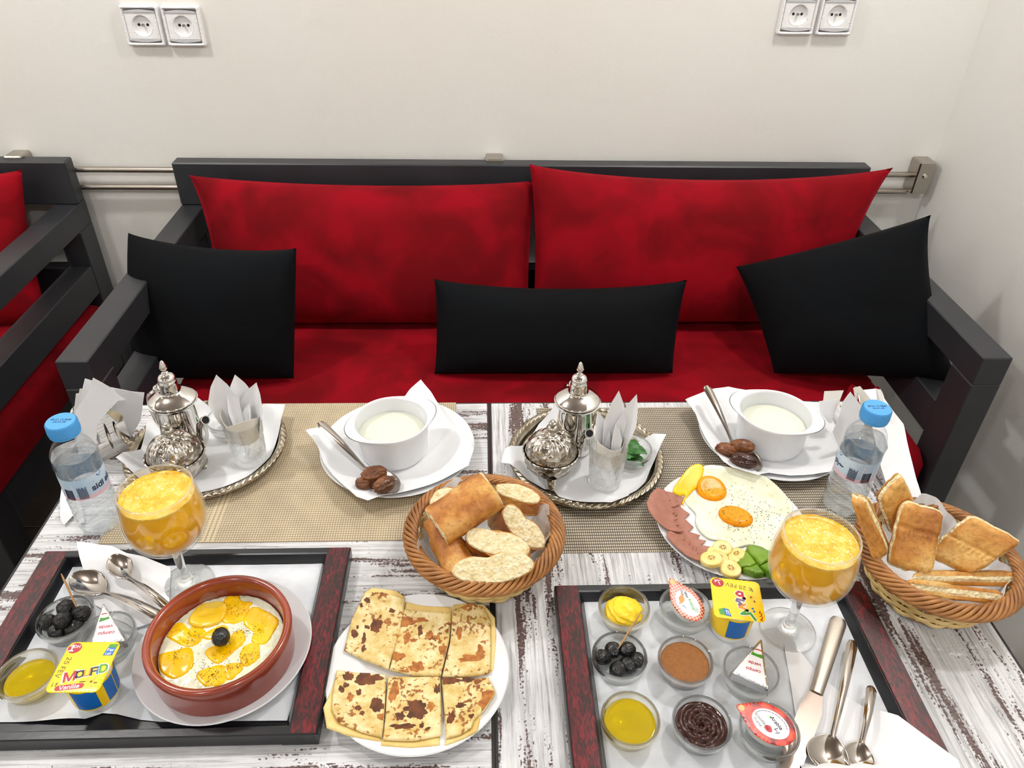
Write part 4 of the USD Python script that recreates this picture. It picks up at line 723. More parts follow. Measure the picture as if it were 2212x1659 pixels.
# ---- woven bread baskets ------------------------------------------------------------------------------------
def basket(loc, label, R_, seed):
    t = thing('bread_basket', label, 'basket', loc); hz = .058; r0 = R_ * .66
    rr = lambda z: r0 + (R_ * .93 - r0) * (z / hz) ** .8
    N = 22; a = np.linspace(0, 2 * PI, N * 12, endpoint=False); rows = 13
    for k in range(rows):
        z = .007 + k * (hz - .012) / (rows - 1); s = 1 if (k // 2) % 2 else -1
        P = np.stack([(rr(z) + s * .0026 * np.sin(a * N / 2)) * np.cos(a), (rr(z) + s * .0026 * np.sin(a * N / 2)) * np.sin(a), z + 0 * a], 1)
        obj('weaver', tube(P, .0019, 7, True), 'wicker_pale', t, smooth=True)
    for k in range(N):
        b = (k + .5) * 2 * PI / N * 1.0; P = [((rr(z)) * math.cos(b), (rr(z)) * math.sin(b), z) for z in np.linspace(.003, hz, 8)]
        obj('stake', tube(P, .0014, 6), 'wicker_pale', t, smooth=True)
    def rope(Rc, zc, m, K, w, h_, rad, tilt):
        for k in range(K):
            ph = 2 * PI * k / K; al = np.linspace(0, 2 * PI, 320, endpoint=False); q = m * al + ph
            dr, dz = w * np.cos(q), h_ * np.sin(q); c_, s_ = math.cos(tilt), math.sin(tilt); dr, dz = c_ * dr - s_ * dz, s_ * dr + c_ * dz
            P = np.stack([(Rc + dr) * np.cos(al), (Rc + dr) * np.sin(al), zc + dz], 1)
            obj('rim_strand', tube(P, rad, 7, True), 'wicker_brown', t, smooth=True)
    rope(R_ * .945, hz + .002, 8, 8, .0082, .0044, .0025, -.55)
    rope(r0 * 1.0, .0042, 14, 3, .0026, .0020, .0018, 0)
    obj('base', lathe([(0, .003), (r0 - .002, .003), (r0 - .002, .0065), (0, .0065)], 48), 'wicker_pale', t)
    return t
basket((0.002, .6665, .7508), 'round wicker basket of baguette chunks between the two tables', .0965, 1)
basket((.5535, .6175, .7508), 'round wicker basket of flat bread slices at the right table edge', .0935, 2)
def liner(loc, peaks, label, R_):
    def top(th): return .040 + sum(h_ * np.exp(-(np.angle(np.exp(1j * (th - math.radians(a)))) / w) ** 2) for a, h_, w in peaks) + .003 * np.sin(9 * th)
    prof = [(0, .0072), (R_ * .55, .0072), (R_ * .66, .016), (R_ * .76, .030), (R_ * .83, 1.0)]; back = [(r - .0006, z + .0006 if z < 1 else 2.0) for r, z in prof[::-1]]
    def mod(th, i, p):
        wv = .003 * np.sin(11 * th) + .002 * np.sin(23 * th)
        if p[1] >= 1: z = top(th); return wv + (z - .04) * .12, z - p[1]
        return (wv * p[0] / R_) * (p[0] > .05), 0 * th
    return tag(obj('basket_liner', mv(lathe(np.array(prof + back), 120, mod), loc), 'napkin_white', smooth=60), label, 'paper')
liner((0.002, .6665, .7508), [(118, .040, .30), (20, .034, .24), (200, .034, .25), (228, .024, .16), (-52, .030, .36)], 'white paper liner tucked inside the basket of baguette chunks', .0965)
liner((.5535, .6175, .7508), [(75, .042, .42), (215, .024, .22), (-20, .022, .4)], 'white paper liner tucked inside the basket of flat bread slices', .0935)

# ---- cutlery ------------------------------------------------------------------------------------------------
def shell(P, th):
    n, m = P.shape[:2]; du = np.gradient(P, axis=0); dv = np.gradient(P, axis=1); N = np.cross(du, dv); N /= np.maximum(np.linalg.norm(N, axis=2, keepdims=True), 1e-9)
    if N[..., 2].mean() < 0: N = -N
    V = np.vstack([P.reshape(-1, 3), (P - N * th).reshape(-1, 3)]); k = n * m
    i, j = np.meshgrid(np.arange(n - 1), np.arange(m - 1), indexing='ij'); a = (i * m + j).ravel()
    q = np.concatenate([np.stack([a, a + m, a + m + 1], 1), np.stack([a, a + m + 1, a + 1], 1)])
    rim = list(range(m)) + [(c_ + 1) * m - 1 for c_ in range(1, n)] + [k - 1 - r_ for r_ in range(1, m)] + [c_ * m for c_ in range(n - 2, -1, -1)]
    s = [[x, y, y + k] for x, y in zip(rim[:-1], rim[1:])] + [[x, y + k, x + k] for x, y in zip(rim[:-1], rim[1:])]
    t = trimesh.Trimesh(V, np.vstack([q, q[:, ::-1] + k, np.array(s)]), process=False); trimesh.repair.fix_normals(t); return outward(np.array(t.vertices), np.array(t.faces))
def spoon(label, tip, neck, end, w, hw, depth=.006, hn=.0028, arch=.006, name='spoon', group=None):
    t = thing(name, label, 'spoon', (0, 0, 0), 0, group); tip, neck, end = (np.array(p, float) for p in (tip, neck, end))
    ax = neck - tip; side = np.cross([0, 0, 1], ax); side /= np.linalg.norm(side)
    s, v = np.meshgrid(np.linspace(0, 1, 26), np.linspace(-1, 1, 15), indexing='ij')
    wd = np.maximum(w * np.sin(PI * np.clip(s, 0, 1) ** .85) ** .62, hn * s); wd = np.where(s < .01, .0006, wd)
    P = tip + ax * s[..., None] + side * (v * wd)[..., None]; P[..., 2] -= depth * np.sin(PI * s ** .9) ** .8 * (1 - v ** 2)
    obj('bowl', shell(P, .0011), 'spoon_steel', t, smooth=60)
    ax2 = end - neck; sd = np.cross([0, 0, 1], ax2); sd /= np.linalg.norm(sd); s, v = np.meshgrid(np.linspace(-.03, 1, 30), np.linspace(-1, 1, 9), indexing='ij')
    wd = np.interp(s, [-.03, .12, .5, .93, 1], [hn, hn, (hn + hw) * .52, hw, hw * .62])
    P = neck + ax2 * s[..., None] + sd * (v * wd)[..., None]; P[..., 2] += arch * np.sin(PI * np.clip(s, 0, 1)) + .0014 * (1 - v ** 2) - .0005 * (np.abs(v) > .7)
    obj('handle', shell(P, .0016), 'spoon_steel', t, smooth=50); return t
spoon('larger steel spoon with its handle pointing at the clay dish on the left tray', (-0.5010,0.6437,0.7670), (-0.4514,0.6143,0.7665), (-0.3647,0.5628,0.7860), .0175, .0065, .006)
spoon('smaller steel teaspoon lying beyond the larger one on the left tray', (-0.4560,0.6605,0.7805), (-0.4255,0.6271,0.7765), (-0.3589,0.5733,0.7880), .0135, .0052, .005)
spoon('larger steel spoon beside the knife on the right tray', (0.3332,0.3798,0.7680), (0.3572,0.4159,0.7680), (0.4225,0.5271,0.7680), .0195, .0062, .007)
spoon('smaller steel teaspoon at the right end of the right tray', (0.3653,0.3785,0.7690), (0.3833,0.4073,0.7690), (0.4188,0.4678,0.7700), .0150, .0055, .006)
spoon('steel spoon carrying dates on the plate of the left soup bowl', (-0.1170,0.7719,0.7760), (-0.1670,0.8208,0.7770), (-0.2407,0.8962,0.8000), .0205, .0072, .006, arch=.003)
spoon('steel spoon carrying dates on the plate of the right soup bowl', (0.3953,0.8065,0.7760), (0.3745,0.8749,0.7780), (0.3531,0.9663,0.8120), .0205, .0072, .006, arch=.003)
t = thing('table_knife', 'steel table knife lying on the napkin of the right tray', 'knife')
def strip(p0, p1, ws, z, th, lump=0.0, off=None):
    p0, p1 = np.array(p0), np.array(p1); ax = p1 - p0; sd = np.cross([0, 0, 1], ax); sd /= np.linalg.norm(sd)
    s, v = np.meshgrid(np.linspace(0, 1, 28), np.linspace(-1, 1, 9), indexing='ij'); k = np.array(ws); hi = np.interp(s, k[:, 0], k[:, 1]); lo = np.interp(s, k[:, 0], k[:, 2])
    P = p0 + ax * s[..., None] + sd * np.where(v > 0, v * hi, v * lo)[..., None]; P[..., 2] += z + lump * (1 - v ** 4); return shell(P, th)
obj('handle', strip((0.3577,0.4643,0.7655), (0.4202,0.5597,0.7655), [(0, .0070, .0070), (.5, .0083, .0083), (.95, .0096, .0096), (1, .007, .007)], 0, .003, .0022), 'satin_steel', t, smooth=50)
obj('blade', strip((0.2906,0.3711,0.7640), (0.3579,0.4647,0.7650), [(0, .004, .008), (.25, .0100, .0120), (.8, .0105, .0125), (.93, .0085, .009), (1, .0066, .0066)], .0006, .0012), 'blade_steel', t, smooth=50)

# ---- food helpers -------------------------------------------------------------------------------------------
def patty(poly, zf, h, r=.002, amp=0.0, s=60, seed=0, res=.004, dome=0.0, under=True):
    """a soft slice lying on a surface zf(x, y)"""
    if not callable(zf): z0 = zf; zf = lambda x, y: np.full_like(x, z0)
    g = rnd(h, min(r, h * .98))
    D = (lambda d: dome * np.sqrt(np.clip(1 - (1 - np.clip(d / (dome * 3), 0, 1)) ** 2, 0, 1))) if dome else (lambda d: 0)
    return solid(poly, lambda x, y, d: zf(x, y) + g(d) + D(d) + amp * blobn(x, y, s, seed) * np.minimum(d / r, 1), lambda x, y, d: zf(x, y) + (r * .45 * (1 - np.minimum(d / r, 1)) ** 2 if under else 0 * d), res, rims=(.15, .5, 1.0), r=r)
def onplate(cx, cy, z0, R_, h=.0135): return lambda x, y: z0 + h * np.clip((np.hypot(x - cx, y - cy) - R_ * .62) / (R_ * .38), 0, 1.15) ** 1.25
def flecks(n, spots, zf, seed, mn=.0004, mx=.0010):
    rs = np.random.RandomState(seed); out = []
    for k in range(n):
        cx, cy, sx, sy = spots[rs.randint(len(spots))]; x, y = cx + rs.randn() * sx, cy + rs.randn() * sy; a, b, q = rs.uniform(mn, mx), rs.uniform(mn, mx) * .6, rs.rand() * PI
        z = float(np.asarray(zf(np.array([x]), np.array([y])))[0]); c_, s_ = math.cos(q), math.sin(q)
        v = np.array([[x + a * c_, y + a * s_, z], [x - b * s_, y + b * c_, z], [x - a * c_, y - a * s_, z], [x + b * s_, y - b * c_, z], [x, y, z + .0005], [x, y, z - .0005]])
        out.append((v, np.array([[0, 1, 4], [1, 2, 4], [2, 3, 4], [3, 0, 4], [1, 0, 5], [2, 1, 5], [3, 2, 5], [0, 3, 5]])))
    return cat(*out)

# ---- folded pancakes on the front plate ---------------------------------------------------------------------
zp = onplate(-.072, .505, .7528, .1005, .0125)
PC = [('top left', [(-0.1403,0.6011),(-0.1188,0.6013),(-0.0925,0.5959),(-0.0932,0.5738),(-0.1046,0.5069),(-0.1279,0.5176),(-0.1555,0.5275),(-0.1517,0.5646)], [(-0.1424,0.6041),(-0.1338,0.6122),(-0.1033,0.6065),(-0.0932,0.6003),(-0.0934,0.5784),(-0.1043,0.5112),(-0.1550,0.5320),(-0.1477,0.5765)]),
      ('top middle', [(-0.0929,0.5844),(-0.0734,0.5817),(-0.0373,0.5784),(-0.0387,0.5449),(-0.0465,0.4977),(-0.0763,0.4990),(-0.1038,0.5062),(-0.0992,0.5433)], [(-0.0928,0.5953),(-0.0742,0.5910),(-0.0363,0.5872),(-0.0388,0.5493),(-0.0468,0.5020),(-0.0757,0.5031),(-0.1037,0.5105),(-0.0988,0.5477)]),
      ('top right', [(-0.0363,0.5810),(-0.0272,0.5823),(-0.0147,0.5856),(0.0003,0.5787),(0.0083,0.5613),(0.0085,0.5284),(0.0075,0.4972),(-0.0173,0.4965),(-0.0455,0.4969),(-0.0381,0.5406)], [(-0.0363,0.5895),(-0.0211,0.5892),(0.0016,0.5841),(0.0139,0.5658),(0.0150,0.5439),(0.0117,0.5014),(-0.0175,0.5007),(-0.0454,0.5013),(-0.0381,0.5450)]),
      ('bottom left', [(-0.1600,0.5031),(-0.1377,0.5035),(-0.1062,0.5013),(-0.1041,0.4671),(-0.1025,0.4248),(-0.1239,0.4298),(-0.1476,0.4385),(-0.1571,0.4527),(-0.1600,0.4770)], [(-0.1599,0.5052),(-0.1071,0.5040),(-0.1055,0.4709),(-0.1034,0.4219),(-0.1391,0.4268),(-0.1594,0.4341),(-0.1666,0.4566),(-0.1630,0.4771)]),
      ('bottom middle', [(-0.1046,0.4971),(-0.0796,0.4973),(-0.0471,0.4974),(-0.0447,0.4597),(-0.0427,0.4256),(-0.0708,0.4209),(-0.1017,0.4216),(-0.1029,0.4550)], [(-0.1045,0.5011),(-0.0477,0.5007),(-0.0438,0.4158),(-0.0738,0.4144),(-0.1036,0.4171),(-0.1031,0.4250),(-0.1037,0.4587)]),
      ('bottom right', [(-0.0459,0.4950),(-0.0219,0.4953),(0.0057,0.4921),(0.0113,0.4769),(0.0125,0.4694),(0.0009,0.4508),(-0.0095,0.4411),(-0.0130,0.4302),(-0.0229,0.4242),(-0.0380,0.4210),(-0.0419,0.4596)], [(-0.0453,0.4981),(0.0058,0.4957),(0.0113,0.4745),(-0.0013,0.4528),(-0.0063,0.4282),(-0.0208,0.4208),(-0.0400,0.4144),(-0.0386,0.4246),(-0.0422,0.4633)])]
SC = [(-0.1231,0.5603),(-0.1464,0.5485),(-0.1348,0.5321),(-0.1422,0.5823),(-0.1195,0.5720),(-0.1439,0.5566),(-0.1338,0.5583),(-0.0884,0.5677),(-0.0729,0.5564),(-0.0278,0.5511),(-0.0954,0.5217),(-0.1262,0.4945),(-0.1469,0.4963),(-0.1125,0.4636),(-0.0712,0.4585),(-0.0955,0.4774),(-0.0377,0.4916),(-0.0495,0.4808),(-0.0870,0.4505),(-0.0241,0.4604),(-0.0342,0.4463),(0.0038,0.4598),(-0.0860,0.4376),(-0.0868,0.5466),(-0.0129,0.5172),(-0.0733,0.5078),(-0.0869,0.5028),(-0.0558,0.4605),(-0.1356,0.5433),(-0.1477,0.4855),(-0.1513,0.4793),(-0.1332,0.4782),(-0.1313,0.4592),(-0.1261,0.4526),(-0.1412,0.4710),(-0.0763,0.4391),(-0.0639,0.4388),(-0.0576,0.4341),(-0.1067,0.4498),(-0.0128,0.4447),(-0.0209,0.5829),(-0.0184,0.4915),(-0.1091,0.5659),(-0.0034,0.5238),(-0.0451,0.5288),(-0.0793,0.5429),(-0.0617,0.5503),(-0.0518,0.5466),(-0.0726,0.5703),(-0.1524,0.4392),(-0.1067,0.5800),(-0.1361,0.5882),(-0.0313,0.4188)]
SR = [(45, 58), (26, 24), (18, 26), (14, 14), (12, 10), (10, 12), (22, 12), (62, 40), (18, 42), (24, 46), (50, 34), (95, 48), (32, 36), (46, 40), (84, 66), (34, 66), (72, 30), (28, 34), (34, 24), (36, 22), (26, 42), (62, 85), (62, 20), (28, 44), (105, 30), (62, 34), (42, 14), (30, 30), (16, 44), (20, 20), (24, 20), (20, 24), (20, 20), (20, 14), (30, 34), (34, 16), (22, 18), (22, 14), (26, 20), (18, 18), (56, 24), (52, 24), (18, 18), (34, 46), (34, 48), (26, 14), (26, 26), (14, 22), (56, 18), (26, 22), (26, 14), (22, 20), (20, 14)]
TOAST = {9, 15, 21, 24, 25, 26, 27, 34, 38, 40, 42, 43, 44, 45, 46, 47, 48, 23, 10, 7}
for k, (nm, top_, bot_) in enumerate(PC):
    t = thing('folded_pancake', f'{nm} piece of the six scorched folded pancakes on the round plate', 'pancake', (0, 0, 0), 0)
    A, B = Polygon(top_).buffer(0), Polygon(bot_).buffer(0)
    A = A.buffer(-.0012).buffer(.0010); B = B.buffer(-.0012).buffer(.0010)
    obj('lower_fold', patty(B, zp, .0042, .0022, .0016, 40, k), 'pancake_plain', t, smooth=60)
    obj('upper_fold', patty(A, lambda x, y: zp(x, y) + .0043, .0044, .0024, .0022, 45, k + 10), 'pancake', t, smooth=60)
    for q, ((sx, sy), (ra, rb)) in enumerate(zip(SC, SR)):
        if A.contains(Point(sx, sy)):
            th = np.arange(32) * 2 * PI / 32; rr = 1 + 1.3 * (meshkit.fbm(np.stack([np.cos(th) * 2.2 + q, np.sin(th) * 2.2, th * 0 + q], 1), 3, 3) - .48)
            g = Polygon(np.stack([sx + ra / 4.365 * .00060 * rr * np.cos(th), sy + rb / 4.365 * .00072 * rr * np.sin(th)], 1)).buffer(0).intersection(A.buffer(-.0005))
            if g.is_empty: continue
            zz = lambda x, y, k=k: zp(x, y) + .0087 + .0022 * blobn(x, y, 45, k + 10)
            obj('scorch_mark', solid(g if g.geom_type == 'Polygon' else max(g.geoms, key=lambda u: u.area), lambda x, y, d: zz(x, y) + .00022, lambda x, y, d: zz(x, y) - .0006, .003, rims=(), r=0), 'toast' if q in TOAST else 'scorch', t, smooth=60)

# ---- baked eggs in the clay dish ----------------------------------------------------------------------------
t = thing('baked_eggs', 'white baked eggs with yellow yolk patches and spice filling the clay dish', 'eggs', (-.2835, .5225, 0))
ze = .7905
obj('egg_white', solid(ell(0, 0, .0655, .0655, n=70), lambda x, y, d: ze + .0042 * blobn(x, y, 70, 2) + .0034 * blobn(x, y, 210, 5) - .0012 * np.exp(-d / .003), lambda x, y, d: 0 * d + .7665, .0022, rims=(.5, 1), r=.002), 'egg_white', t, smooth=60)
YK = [[(-0.3257,0.5536),(-0.3206,0.5689),(-0.3076,0.5740),(-0.2940,0.5719),(-0.2914,0.5553),(-0.2998,0.5462),(-0.3134,0.5442),(-0.3229,0.5478)], [(-0.2953,0.5786),(-0.2862,0.5887),(-0.2777,0.5777),(-0.2650,0.5744),(-0.2685,0.5631),(-0.2699,0.5514),(-0.2864,0.5491),(-0.2914,0.5576),(-0.2883,0.5706)], [(-0.2624,0.5677),(-0.2467,0.5626),(-0.2304,0.5494),(-0.2331,0.5357),(-0.2383,0.5214),(-0.2513,0.5255),(-0.2520,0.5361),(-0.2665,0.5501)],
      [(-0.3460,0.5347),(-0.3437,0.5448),(-0.3353,0.5480),(-0.3249,0.5387),(-0.3084,0.5272),(-0.3190,0.5195),(-0.3345,0.5278)], [(-0.3461,0.5053),(-0.3314,0.5125),(-0.3180,0.5163),(-0.3103,0.5046),(-0.3088,0.4920),(-0.3196,0.4810),(-0.3319,0.4864)], [(-0.3057,0.5338),(-0.2887,0.5437),(-0.2829,0.5379),(-0.2933,0.5297),(-0.3006,0.5293)],
      [(-0.2973,0.5112),(-0.2892,0.5180),(-0.2749,0.5197),(-0.2757,0.5299),(-0.2674,0.5376),(-0.2610,0.5251),(-0.2680,0.5143),(-0.2811,0.4987)], [(-0.2592,0.5088),(-0.2561,0.5182),(-0.2454,0.5202),(-0.2408,0.5041),(-0.2494,0.4949),(-0.2559,0.4992)], [(-0.2971,0.4856),(-0.2781,0.4942),(-0.2688,0.4830),(-0.2699,0.4739),(-0.2834,0.4721),(-0.2914,0.4754)], [(-0.2715,0.4933),(-0.2587,0.4959),(-0.2552,0.4898),(-0.2610,0.4806),(-0.2670,0.4799)], [(-0.3206,0.5432),(-0.3079,0.5384),(-0.3094,0.5306),(-0.3201,0.5352)]]
ox, oy = -.2835, .5225
for k, y_ in enumerate(YK):
    p = Polygon(smoothpoly([(a - ox, b - oy) for a, b in y_], 4)).buffer(.0022).intersection(Polygon(ell(0, 0, .0645, .0645)))
    obj('yolk_patch', patty(p, lambda x, y: ze + .0042 * blobn(x, y, 70, 2) - .0014, .0026 if k else .0052, .0022, .0014, 110, k, .0030), 'yolk_pale' if k == 0 else 'yolk_set', t, smooth=60)
zt = lambda x, y: ze + .0026 + .0042 * blobn(x, y, 70, 2)
sp = [(a - ox, b - oy, .006, .005) for a, b in [(-0.3054,0.5662),(-0.3065,0.5532),(-0.2803,0.5621),(-0.2459,0.5382),(-0.3235,0.5342),(-0.3174,0.5263),(-0.3272,0.5049),(-0.2884,0.4834),(-0.2813,0.4802),(-0.2631,0.4921),(-0.2661,0.5364),(-0.2515,0.5033),(-0.2803,0.5092),(-0.2986,0.4939)]] + [(0, 0, .026, .026)]
tag(obj('spice', flecks(420, sp, zt, 5, .0004, .0011), 'spice', t, smooth=False), kind='stuff')
def olive(label, c_, r, seed, group=None, mat='olive_black', name='olive'):
    s = trimesh.creation.icosphere(3, 1.0); v = s.vertices; n = meshkit.fbm(v * 2.2 + seed * 3.1, 3, seed) - .5; w = meshkit.noise(v * np.array([7, 7, 3]) + seed, seed) - .5
    v = v * (1 + .16 * n + .09 * w)[:, None] * np.array([r * 1.12, r * .98, r * .88]); a = seed * 1.7
    v = v @ trimesh.transformations.rotation_matrix(a, [.2 * math.sin(seed), .2, 1])[:3, :3].T + np.array(c_)
    return tag(obj(name, (v, s.faces), mat, smooth=True), label, 'olive', group)
olive('single round black olive on top of the baked eggs', (-0.2824,0.5218,0.8020), .0098, 1)

# ---- fried eggs plate ---------------------------------------------------------------------------------------
zq = onplate(.334, .719, .7545, .1010, .0135)
t = thing('fried_eggs', 'two fried eggs joined by one white, yolks sprinkled with spice, on the round plate', 'eggs')
white = smoothpoly([(0.3184,0.8224),(0.3393,0.8248),(0.3647,0.8197),(0.3797,0.8161),(0.3932,0.8074),(0.4060,0.7972),(0.4165,0.7806),(0.4248,0.7586),(0.4262,0.7416),(0.4129,0.7198),(0.3994,0.7001),(0.3864,0.6810),(0.3771,0.6698),(0.3649,0.6798),(0.3520,0.6851),(0.3385,0.6818),(0.3260,0.6782),(0.3218,0.6910),(0.3018,0.6962),(0.2941,0.7044),(0.2898,0.7150),(0.2895,0.7299),(0.2932,0.7422),(0.2881,0.7549),(0.2805,0.7665),(0.2896,0.7751),(0.2969,0.7823),(0.3029,0.7749),(0.3047,0.8002)], 3)
obj('egg_white', patty(Polygon(white).buffer(0), zq, .0030, .0016, .0034, 55, 4, .0045), 'egg_white', t, smooth=60)
obj('runny_yolk', patty(Polygon(smoothpoly([(0.3199,0.8177),(0.3125,0.8245),(0.3009,0.8206),(0.2844,0.8035),(0.2667,0.7776),(0.2756,0.7723),(0.2841,0.7737),(0.2772,0.7608),(0.2790,0.7572),(0.2825,0.7664),(0.2970,0.7826),(0.3081,0.7926)], 3)).buffer(0), lambda x, y: zq(x, y) + .0022, .0036, .0020, .0004, 60, 6), 'yolk_runny', t, smooth=60)
for k, e in enumerate(([(0.3248,0.7866),(0.3462,0.7833)], [(0.3460,0.7350),(0.3686,0.7301)])):
    (cx, cy), (ex_, ey_) = e; a = math.hypot(ex_ - cx, ey_ - cy)
    obj('yolk', patty(Polygon(ell(cx, cy, a, a * (.96 if k == 0 else .80), -8 if k == 0 else -24)), lambda x, y: zq(x, y) + .0018, .0074, .0066, .0006, 60, k, .003), 'yolk', t, smooth=70)
fs = [(a, b, .0075, .006) for a, b in [(0.3183,0.7830),(0.3294,0.7858),(0.3417,0.7396),(0.3535,0.7284),(0.3414,0.7204),(0.3317,0.7397)]] + [(a, b, .016, .012) for a, b in [(0.3635,0.7727),(0.3714,0.7370),(0.3732,0.7098),(0.3476,0.7063),(0.3886,0.7437)]]
Yk = [Polygon(ell(*[(0.3248,0.7866)][0], .022, .020)), Polygon(ell(*[(0.3460,0.7350)][0], .022, .018))]
tag(obj('spice', flecks(420, fs, lambda x, y: zq(x, y) + np.where([any(g.contains(Point(a, b)) for g in Yk) for a, b in zip(x, y)], .0090, .0037 + .0034 * blobn(x, y, 55, 4)), 9, .0004, .0012), 'herb', t, smooth=False), kind='stuff')
MS = [('lowest broad slice, its toothed edge under the others', [(0.2581,0.7450),(0.2735,0.7556),(0.2848,0.7425),(0.2756,0.7335),(0.2842,0.7179),(0.2754,0.7098),(0.2897,0.7030),(0.2840,0.6966),(0.2953,0.6933),(0.2871,0.6853),(0.3006,0.6817),(0.2926,0.6689),(0.2865,0.6640),(0.2669,0.6730),(0.2515,0.6987),(0.2469,0.7239)], 0),
      ('upper slice showing a narrow strip', [(0.2659,0.7730),(0.2751,0.7725),(0.2837,0.7736),(0.2768,0.7595),(0.2733,0.7539),(0.2616,0.7470),(0.2556,0.7570)], 0),
      ('second slice from the top', [(0.2533,0.7736),(0.2672,0.7741),(0.2696,0.7639),(0.2719,0.7553),(0.2609,0.7484),(0.2655,0.7372),(0.2584,0.7319),(0.2502,0.7402),(0.2455,0.7571)], 1),
      ('big half round slice at the far end', [(0.2529,0.7740),(0.2425,0.7733),(0.2312,0.7616),(0.2223,0.7434),(0.2223,0.7294),(0.2275,0.7148),(0.2354,0.7055),(0.2440,0.6998),(0.2557,0.7003),(0.2674,0.7042),(0.2574,0.7122),(0.2630,0.7156),(0.2575,0.7229),(0.2633,0.7258),(0.2573,0.7338),(0.2617,0.7373),(0.2576,0.7448),(0.2615,0.7484),(0.2572,0.7575),(0.2601,0.7586),(0.2561,0.7670)], 2),
      ('lower toothed slice under the nearest one', [(0.2454,0.6975),(0.2652,0.6998),(0.2661,0.6907),(0.2724,0.6904),(0.2689,0.6818),(0.2795,0.6788),(0.2750,0.6702),(0.2875,0.6659),(0.2872,0.6610),(0.2767,0.6545),(0.2575,0.6732)], 1),
      ('nearest big half round slice beside the bananas', [(0.2398,0.6924),(0.2461,0.6985),(0.2570,0.6954),(0.2575,0.6909),(0.2646,0.6882),(0.2619,0.6844),(0.2697,0.6811),(0.2668,0.6768),(0.2729,0.6742),(0.2696,0.6680),(0.2761,0.6636),(0.2729,0.6582),(0.2840,0.6574),(0.2744,0.6447),(0.2663,0.6456),(0.2573,0.6510),(0.2467,0.6669),(0.2396,0.6820)], 2)]
for k, (nm, p, lv) in enumerate(MS):
    tag(obj('sausage_slice', patty(Polygon(p).buffer(0), lambda x, y, lv=lv: zq(x, y) + .0004 + .0024 * lv, .0022, .0006, .0006, 40, k), 'mortadella', smooth=40), f'pink sausage slice, {nm}', 'sausage slice', 'toothed sausage slices on the egg plate')
BN = [(1160, 1135, .0128, 0, 'furthest, beside the sausage'), (1380, 1212, .0124, 0, 'right one, leaning on the avocado'), (1065, 1222, .0124, 0, 'rear of the overlapping three on the left'), (1105, 1285, .0124, .004, 'middle of the overlapping three on the left'), (995, 1358, .0140, .0085, 'front of the overlapping three on the left'), (1310, 1370, .0124, 0, 'half hidden behind the nearest one'), (1265, 1462, .0136, .004, 'nearest of all to the plate edge')]
for k, (bx, by, r, up, nm) in enumerate(BN):
    c_ = [(0.3125, 0.6778), (0.3295, 0.6652), (0.3008, 0.6672), (0.3009, 0.6559), (0.2869, 0.6438), (0.3181, 0.6471), (0.3085, 0.6312)][k]; t = thing('banana_slice', f'round banana slice on the egg plate, {nm}', 'banana slice', (c_[0], c_[1], float(zq(np.array([c_[0]]), np.array([c_[1]]))[0]) + .0004 + up), k * 50, 'banana slices on the egg plate')
    tilt = [8, -20, 6, 10, 8, 6, 4][k]
    body = mv(patty(Polygon(ell(0, 0, r, r * .93)), 0.0, .0066, .0016, .0004, 120, k, .003), rx=tilt); obj('flesh', body, 'banana', t, smooth=60)
    obj('core', mv(patty(Polygon(ell(0, 0, r * .42, r * .34)), .0063, .0006, .0003, 0, 60, k, .003), rx=tilt), 'banana_core', t, smooth=60)
    obj('seeds', mv(cat(*[patty(Polygon(ell(r * .24 * math.cos(a), r * .2 * math.sin(a), .0007 * (1 + i % 2), .0006)), .0066, .0006, .0002, 0, 60, k, .003) for i, a in enumerate(np.arange(6) * PI / 3 + k)]), rx=tilt), 'banana_seed', t, smooth=False)
AV = [('furthest piece', [(0.3400,0.6700),(0.3473,0.6740),(0.3594,0.6703),(0.3716,0.6584),(0.3658,0.6470),(0.3465,0.6340),(0.3454,0.6426),(0.3437,0.6522),(0.3412,0.6583)], .017), ('piece by the bananas', [(0.3393,0.6688),(0.3422,0.6601),(0.3447,0.6527),(0.3450,0.6398),(0.3345,0.6339),(0.3209,0.6327),(0.3204,0.6448),(0.3334,0.6572)], .014),
      ('small nearest piece', [(0.3458,0.6411),(0.3463,0.6181),(0.3369,0.6169),(0.3282,0.6251),(0.3237,0.6321),(0.3354,0.6354)], .013), ('piece beside the juice glass', [(0.3685,0.6475),(0.3619,0.6170),(0.3545,0.6135),(0.3487,0.6218),(0.3460,0.6346),(0.3646,0.6461)], .015)]
for k, (nm, p, h) in enumerate(AV):
    tag(obj('avocado_piece', patty(Polygon(p).buffer(-.0004), zq, h, .0035, .0026, 60, k + 20, .004), 'avocado', smooth=50), f'green avocado chunk on the egg plate, {nm}', 'avocado', 'avocado chunks on the egg plate')

# ---- olives, picks, dates, butter ---------------------------------------------------------------------------
OR = [((0.1324,0.5116), .7685, 'far left one'), ((0.1454,0.5217), .7670, 'behind the toothpick'), ((0.1619,0.5197), .7700, 'large one right of the toothpick'), ((0.1716,0.5058), .7700, 'rightmost one with a pale ring'), ((0.1473,0.4957), .7685, 'nearest one'), ((0.1598,0.5020), .7670, 'one between the nearest and the rightmost')]
for k, ((x, y), z, nm) in enumerate(OR): olive(f'wrinkled black olive in the right tray dish, {nm}', (x, y, z), .0094, k + 2, 'olives in the right tray dish')
OL = [((-0.4819,0.5865), .7745, 'far one behind the rest'), ((-0.4609,0.5779), .7730, 'one speared by the toothpick'), ((-0.4753,0.5653), .7790, 'top one in the middle'), ((-0.4978,0.5701), .7680, 'leftmost one'), ((-0.4821,0.5592), .7675, 'nearest one'), ((-0.4654,0.5632), .7675, 'right front one')]
for k, ((x, y), z, nm) in enumerate(OL): olive(f'wrinkled black olive in the left tray dish, {nm}', (x, y, z), .0102, k + 12, 'olives in the left tray dish')
